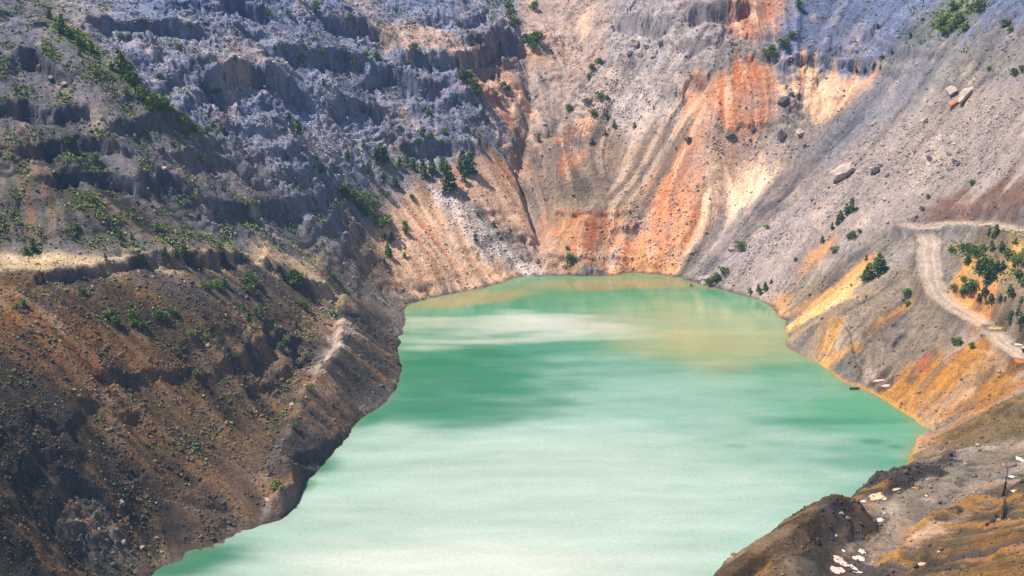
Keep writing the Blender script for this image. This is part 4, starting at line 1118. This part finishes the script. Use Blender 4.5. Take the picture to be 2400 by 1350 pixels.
BOULDERS = [  # place, [(u, v, width px, height px, material, shape)]
 ("{} on the middle of the right scree, dark undercut below", [(1976,406,62,34,'pale','slab', "huge pale slab boulder")]),
 ("{} high on the right scree", [(2229,217,24,22,'pale','slab', "pale slab"), (2262,225,58,26,'pale','slab', "long pale tilted slab"), (2238,242,36,16,'rust','slab', "brown narrow slab")]),
 ("{} below the pale slabs on the right scree", [(2162,284,20,26,'pale','rock', "upright pale boulder")]),
 ("{} in the rock pile right of the huge slab boulder", [(2052,398,22,28,'dark','rock', "dark leaning boulder"), (2078,408,14,18,'grey','rock', "grey boulder"), (2066,385,14,12,'grey','rock', "small grey boulder")]),
 ("{} in the boulder pile above the dark red slope", [(2225,358,16,16,'grey','rock', "grey boulder"), (2236,374,18,18,'pale','rock', "pale boulder"), (2250,352,14,14,'grey','rock', "grey boulder"), (2246,380,16,14,'dark','rock', "dark boulder"), (2180,370,20,14,'dark','rock', "dark boulder"), (2192,377,14,10,'grey','rock', "grey boulder")]),
 ("{} among the small stones of the right scree", [(1715,582,20,12,'white','rock', "white block"), (2045,290,14,10,'pale','rock', "pale stone"), (2104,352,12,9,'pale','rock', "pale stone"), (2145,353,12,9,'rust','rock', "rusty stone"), (2300,400,10,8,'white','rock', "white stone"), (1905,465,14,9,'grey','rock', "grey stone"), (1868,492,12,9,'grey','rock', "grey stone")]),
 ("{} beside the bush at the far right shore", [(1642,652,18,11,'white','rock', "white boulder"), (1656,649,24,12,'white','rock', "long white boulder"), (1650,661,16,10,'white','rock', "white boulder at the water"), (1673,664,13,8,'white','rock', "small white boulder")]),
 ("{} in the blocky cliff above the pale scree", [(1460,114,18,14,'pale','rock', "pale block"), (1475,121,18,16,'white','rock', "white block"), (1490,98,30,26,'pale','rock', "largest pale block"), (1502,128,16,14,'grey','rock', "grey block"), (1516,104,18,16,'white','rock', "white block"), (1532,124,22,18,'pale','rock', "pale block"), (1548,96,18,16,'grey','rock', "grey block")]),
 ("{} jutting from the orange cliffs", [(1615,325,16,14,'dark','rock', "dark boulder"), (1710,311,28,18,'dark','rock', "dark boulder"), (1765,296,20,15,'dark','rock', "dark boulder"), (1832,312,28,26,'dark','rock', "dark boulder"), (1850,215,18,16,'grey','rock', "grey boulder"), (1838,233,30,28,'dark','rock', "big dark boulder"), (1876,306,26,16,'pale','rock', "pale boulder")]),
 ("{} in the bed of the ravine", [(1275,288,13,7,'white','rock', "white block"), (1251,233,12,11,'grey','rock', "grey boulder"), (1258,222,15,13,'grey','rock', "grey boulder"), (1240,226,10,9,'pale','rock', "pale boulder"), (1262,610,14,12,'dark','rock', "dark boulder at the ravine mouth")]),
 ("{} on the bluff at the head of the lake", [(1360,597,8,6,'white','rock', "white stone"), (1371,593,9,7,'white','rock', "white stone"), (1384,591,9,7,'white','rock', "white stone"), (1396,594,8,6,'white','rock', "white stone")]),
 ("{} on the dark slope below the terrace rim", [(217,670,8,7,'white','rock', "white stone"), (325,635,8,7,'white','rock', "white stone"), (358,647,8,6,'white','rock', "white stone"), (432,660,9,6,'white','rock', "white stone")]),
 ("{} on the rubble shelf under the grey cliffs", [(690,306,14,10,'grey','rock', "grey boulder"), (712,345,22,20,'dark','rock', "dark boulder"), (735,318,14,10,'pale','rock', "pale boulder"), (655,300,12,9,'grey','rock', "grey boulder")]),
 ("{} on the dark left wall", [(88,158,18,16,'rust','rock', "rusty crag"), (120,180,14,10,'white','rock', "white stone"), (152,192,18,9,'white','rock', "flat white stone"), (385,392,16,9,'white','rock', "white stone"), (375,350,22,18,'dark','rock', "dark boulder"), (237,275,14,18,'grey','rock', "grey upright boulder")]),
 ("{} low on the dark corner of the left bank", [(290,1270,20,14,'grey','rock', "grey boulder"), (285,1175,20,16,'grey','rock', "grey boulder"), (332,1281,14,9,'pale','rock', "pale boulder"), (230,1240,16,14,'grey','rock', "grey boulder"), (368,1260,12,9,'grey','rock', "grey boulder")]),
 ("{} at the foot of the left shore spur", [(628,1170,16,10,'pale','rock', "yellowish pale stone"), (684,948,16,9,'white','rock', "white stone")]),
 ("{} on the brown mound by the near path", [(1973,1203,14,10,'grey','rock', "grey stone"), (1987,1213,12,9,'grey','rock', "grey stone"), (1960,1253,9,7,'white','rock', "white stone"), (2200,1292,10,8,'pale','rock', "pale stone")]),
]
items = [(pl, *b_) for pl, L in BOULDERS for b_ in L]
bx_, by_, bt_ = raycast(GF, Z, [b_[1] for b_ in items], [b_[2] + b_[4] * .25 for b_ in items])
bz_ = GF.sample(Z, bx_, by_)
q = 0
for pl, L in BOULDERS:
    order = sorted(range(len(L)), key=lambda i: L[i][0])
    for i, (u, v, w_, h_, mk, shp, head) in enumerate(L):
        x, y, t, z = float(bx_[q]), float(by_[q]), float(bt_[q]), float(max(bz_[q], 0)); q += 1
        wd = w_ * t / FPX; hd = h_ * t / FPX
        me = (tr.choice(SLAB) if shp == 'slab' else tr.choice(RP)).copy()
        me.materials.append(BM[mk])
        o = bpy.data.objects.new("slab_boulder" if shp == 'slab' else "boulder", me); col.objects.link(o)
        nrm = Vector((-float(GF.sample(gx_, np.array([x]), np.array([y]))[0]), -float(GF.sample(gy_, np.array([x]), np.array([y]))[0]), 1)).normalized()
        if shp == 'slab':
            xa = Vector((.85, .30, .30)); xa = (xa - nrm * xa.dot(nrm)).normalized()
            nn = Vector((-.38, -.45, .80)).normalized(); xa = (xa - nn * xa.dot(nn)).normalized(); ya = nn.cross(xa)
            M = Matrix((xa, ya, nn)).transposed().to_4x4()
            o.matrix_world = Matrix.Translation((x, y, z + hd * .38)) @ M @ Matrix.Diagonal((wd * .56, hd * .62, hd * .26, 1))
        else:
            o.location = (x, y, z + hd * .10); o.rotation_euler = (tr.uniform(-.3, .3), tr.uniform(-.3, .3), tr.uniform(-.5, .5))
            o.scale = (wd * .52, wd * .45, hd * .6)
        o["category"] = "boulder"
        same = [j for j in order if L[j][6] == head]
        lab = head if len(same) == 1 else f"{ORD[same.index(i)]} {head} from the left"
        o["label"] = pl.format(lab)
        if len(L) > 1: o["group"] = "boulders" + pl.replace("{}", "")

# ---------------------------------------------------------------- pools
def pool_mat(name, c, c2, rough=.25):
    m, nt, bs = new_mat(name)
    nt.links.new(ramp(nt, noise_node(nt, .8, 4, .6), [(.3, tuple(lin(c2))), (.6, tuple(lin(c)))]), bs.inputs["Base Color"])
    bs.inputs["Roughness"].default_value = rough; bs.inputs["IOR"].default_value = 1.33
    return m
PM = {'p': pool_mat("sky_pink_water", (226, 210, 198), (186, 168, 156)), 'k': pool_mat("sky_rosy_water", (224, 190, 182), (190, 160, 150)), 'c': pool_mat("cream_water", (212, 192, 154), (170, 148, 114)),  # white and rosy pools have the bright sky's reflection in their base colour
      'o': pool_mat("rust_water", (214, 150, 60), (190, 130, 60)), 'O': pool_mat("orange_iron_water", (246, 124, 14), (222, 96, 10)), 'y': pool_mat("yellow_iron_water", (198, 164, 92), (176, 152, 118)), 't': pool_mat("pale_teal_water", (222, 232, 222), (150, 190, 178))}
PLAB = ["tiny white pool at the ditch edge of the near path", "roundish white pool on the near path above the wide one", "wide white pool across the near path", "rosy pool in the ditch above the largest rosy one", "largest rosy pool in the ditch by the brown mound", "narrow upright white pool beside the ditch", "flat white pool low on the near path",
 "lone white oval pool in the middle of the grey path", "largest cream pool under the black mound", "short cream pool right of the largest cream one", "small cream pool just behind the largest cream one", "long thin cream pool along the black mound", "rust orange sliver of water beyond the cream pools", "thin white pool beside the brown mound crest", "long cream pool on the dark near slope", "tiny white pool on the path below the row of potholes",
 "thin white pool right of the pole top", "small white pool right of the pole braces", "bright white pool at the right edge beyond the pole", "upper rosy pool on the shore flat behind the boat", "lower rosy pool on the shore flat behind the boat", "vivid orange pool on the road at the right edge", "yellow pool across the gravel road bend", "pale teal pool beside the dark shed"]
for (x, y, z, a, b, th, kd, w_), lab in zip(pool_geo, PLAB):
    r = np.random.RandomState(int(x * 7 + y * 3) % 9999)
    n = 40; ph = r.uniform(0, 6.28, 4); V, rad = [(0, 0, 0)], []
    for j in range(n):
        an = 2 * math.pi * j / n
        rr_ = .95 + .14 * math.sin(2 * an + ph[0]) + .12 * math.sin(3 * an + ph[1]) + .09 * math.sin(5 * an + ph[2]) + .06 * math.sin(9 * an + ph[3])
        V.append((a * rr_ * math.cos(an), b * rr_ * math.sin(an), 0))
    me = bpy.data.meshes.new("puddle"); me.from_pydata(V, [], [(0, 1 + j, 1 + (j + 1) % n) for j in range(n)]); me.materials.append(PM[kd])
    o = bpy.data.objects.new("puddle", me); col.objects.link(o)
    o.location = (x, y, z); o.rotation_euler = (0, 0, th)
    o["category"] = "pool"; o["label"] = lab; o["group"] = "pools of mine water on the near path" if kd in "pkc" else "stained pools by the road"

# ---------------------------------------------------------------- boat, pole, shed, drowned snag
def solid(name, V, F, mat, parent=None, loc=(0, 0, 0), rot=(0, 0, 0)):
    me = bpy.data.meshes.new(name); me.from_pydata([tuple(map(float, p)) for p in V], [], F); me.materials.append(mat)
    o = bpy.data.objects.new(name, me); col.objects.link(o); o.location = loc; o.rotation_euler = rot
    if parent: o.parent = parent
    return o
def boxv(x0, x1, y0, y1, z0, z1):
    return [(x0, y0, z0), (x1, y0, z0), (x1, y1, z0), (x0, y1, z0), (x0, y0, z1), (x1, y0, z1), (x1, y1, z1), (x0, y1, z1)], [(3, 2, 1, 0), (4, 5, 6, 7), (0, 1, 5, 4), (1, 2, 6, 5), (2, 3, 7, 6), (3, 0, 4, 7)]
def bar(p, q_, r0, r1=None, n=8):
    p, q_ = Vector(p), Vector(q_); ax = (q_ - p).normalized(); s = ax.orthogonal().normalized(); t_ = ax.cross(s); r1 = r1 or r0
    V = []
    for c_, r_ in ((p, r0), (q_, r1)):
        for j in range(n): V.append(c_ + (s * math.cos(6.2832 * j / n) + t_ * math.sin(6.2832 * j / n)) * r_)
    F = [(j, (j + 1) % n, n + (j + 1) % n, n + j) for j in range(n)] + [tuple(range(n))[::-1], tuple(range(n, 2 * n))]
    return V, F
def join(*parts):
    V, F = [], []
    for v_, f_ in parts:
        F += [tuple(i + len(V) for i in g) for g in f_]; V += list(v_)
    return V, F
def plain(name, c, c2, rough=.8, scale=3):
    m, nt, bs = new_mat(name)
    nt.links.new(ramp(nt, noise_node(nt, scale, 5, .7), [(.3, c2), (.7, c)]), bs.inputs["Base Color"]); bs.inputs["Roughness"].default_value = rough
    return m
mat_tar = plain("tarred_wood", (.022, .02, .018), (.010, .010, .010), .6)
mat_plank = plain("old_planks", (.16, .12, .08), (.08, .06, .045))
mat_pole = plain("weathered_dark_timber", (.030, .024, .018), (.014, .011, .009))
mat_lid = plain("pale_sheet_roof", (.62, .60, .56), (.42, .42, .40), .5)
mat_post = plain("orange_brown_post", (.34, .16, .06), (.22, .10, .05))

bxw, byw = unproj(2003, 912, 0.0)
boat = bpy.data.objects.new("rowing_boat", None); col.objects.link(boat)
boat.location = (bxw, byw, 0); boat.rotation_euler = (0, 0, .12)
boat["category"] = "boat"; boat["label"] = "small black rowing boat moored at the right shore"
secs = []
for s_ in np.linspace(-1, 1, 13):
    w_ = .62 * max(0.02, (1 - abs(s_) ** 2.6)) if s_ < .6 else .62 * max(.02, (1 - abs(s_) ** 2.6))
    if s_ < -.85: w_ = max(w_, .38)
    secs.append((s_ * 1.75, w_, .42 + .16 * s_ * s_))
V, F = [], []
prof = [(-1, 1), (-.92, .35), (-.55, -.25), (0, -.4), (.55, -.25), (.92, .35), (1, 1), (.9, 1), (.80, .38), (.45, -.05), (0, -.15), (-.45, -.05), (-.80, .38), (-.9, 1)]
for sx, w_, h_ in secs:
    for py_, pz_ in prof: V.append((sx, py_ * w_, (pz_ * h_) if pz_ > 0 else pz_ * .3))
m_ = len(prof)
for i in range(len(secs) - 1):
    for j in range(m_): F.append((i * m_ + j, i * m_ + (j + 1) % m_, (i + 1) * m_ + (j + 1) % m_, (i + 1) * m_ + j))
F += [tuple(range(m_))[::-1], tuple(range((len(secs) - 1) * m_, len(secs) * m_))]
solid("hull", V, F, mat_tar, boat)
for sx in (-.75, .35):
    solid("seat", *boxv(sx - .14, sx + .14, -.46, .46, .24, .29), mat_plank, boat)
solid("stern_board", *boxv(1.28, 1.42, -.22, .22, .36, .52), mat_plank, boat)

px_, py_, pt_ = raycast(GF, Z, [2352], [1163]); px_, py_ = float(px_[0]), float(py_[0]); pz_ = float(GF.sample(Z, np.array([px_]), np.array([py_]))[0])
pole = bpy.data.objects.new("timber_pole", None); col.objects.link(pole); pole.location = (px_, py_, pz_)
pole["category"] = "pole"; pole["label"] = "tall dark timber pole with a thickened, braced foot on the near slope"
solid("upper_post", *bar((.05, 0, 3.6), (.22, .05, 8.3), .13, .09), mat_pole, pole)
solid("lower_post", *join(bar((-.16, 0, -.5), (.02, 0, 4.4), .27, .19), bar((.17, .1, -.5), (.14, .05, 4.1), .18, .16)), mat_pole, pole)
solid("brace", *bar((1.25, .1, -.4), (.2, .03, 3.2), .09), mat_pole, pole)
solid("brace", *bar((-.75, -.2, -.4), (-.02, 0, 2.6), .08), mat_pole, pole)
solid("cross_bar", *bar((-.45, 0, 3.75), (.5, .05, 3.85), .08), mat_pole, pole)
solid("foot_ring", *join(*[bar((1.3 + .65 * math.cos(a0), -.2 + .45 * math.sin(a0), .05), (1.3 + .65 * math.cos(a0 + .53), -.2 + .45 * math.sin(a0 + .53), .05), .09) for a0 in np.arange(0, 6.28, .5236)]), mat_pole, pole)

sx_, sy_, st_ = raycast(GF, Z, [2402], [824]); sx_, sy_ = float(sx_[0]), float(sy_[0]); sz_ = float(GF.sample(Z, np.array([sx_]), np.array([sy_]))[0])
shed = bpy.data.objects.new("pump_shed", None); col.objects.link(shed); shed.location = (sx_, sy_, sz_ - .1)
shed["category"] = "shed"; shed["label"] = "small dark shed with a pale roof at the roadside, right edge"
solid("wall", *boxv(-.85, 1.6, -.7, .8, 0, 1.5), mat_pole, shed)
solid("roof", *boxv(-1.05, 1.8, -.85, .95, 1.5, 1.62), mat_lid, shed)
solid("corner_post", *bar((-.98, -.8, -.1), (-.98, -.8, 1.5), .09), mat_post, shed)
solid("roof_post", *bar((-.35, 0, 1.62), (-.35, 0, 3.9), .13, .10), mat_post, shed)
solid("door", *boxv(.2, .95, -.735, -.70, .05, 1.35), mat_plank, shed)

dx_, dy_ = unproj(1619, 671, 0.0)
snag = bpy.data.objects.new("drowned_bush", None); col.objects.link(snag); snag.location = (dx_, dy_, 0)
snag["category"] = "bush"; snag["label"] = "bare drowned bush standing in the far right water"
rs = random.Random(3)
tw = []
for j in range(16):
    a0 = rs.uniform(0, 6.28); L_ = rs.uniform(.7, 1.7); e_ = rs.uniform(.35, 1.3)
    tw.append(bar((rs.uniform(-.6, .6), rs.uniform(-.3, .3), -.1), (math.cos(a0) * math.cos(e_) * L_ * 1.3, math.sin(a0) * math.cos(e_) * L_, math.sin(e_) * L_), .05, .02, 5))
solid("branches", *join(*tw), mat_bark, snag)
solid("trunk", *bar((0, 0, -.5), (.1, 0, 2.1), .09, .04), mat_bark, snag)

# ---------------------------------------------------------------- haze
if HAZE > 0:
    hv = [(-360, -60, -22), (360, -60, -22), (360, 1030, -22), (-360, 1030, -22), (-360, -60, 216), (360, -60, 216), (360, 1030, 216), (-360, 1030, 216)]
    hf = [(3, 2, 1, 0), (4, 5, 6, 7), (0, 1, 5, 4), (1, 2, 6, 5), (2, 3, 7, 6), (3, 0, 4, 7)]
    hm = bpy.data.materials.new("haze"); hm.use_nodes = True
    for n in list(hm.node_tree.nodes):
        if n.bl_idname == "ShaderNodeBsdfPrincipled": hm.node_tree.nodes.remove(n)
    pv = hm.node_tree.nodes.new("ShaderNodeVolumePrincipled")
    pv.inputs["Color"].default_value = (.28, .56, 1.0, 1)
    pv.inputs["Density"].default_value = HAZE
    pv.inputs["Anisotropy"].default_value = 0.0
    hm.node_tree.links.new(pv.outputs[0], [n for n in hm.node_tree.nodes if n.bl_idname == "ShaderNodeOutputMaterial"][0].inputs["Volume"])
    hz = mesh_object("haze", hv, hf, hm)
    hz["kind"] = "stuff"
    hz["label"] = "thin bluish air between the camera and the far pit wall"
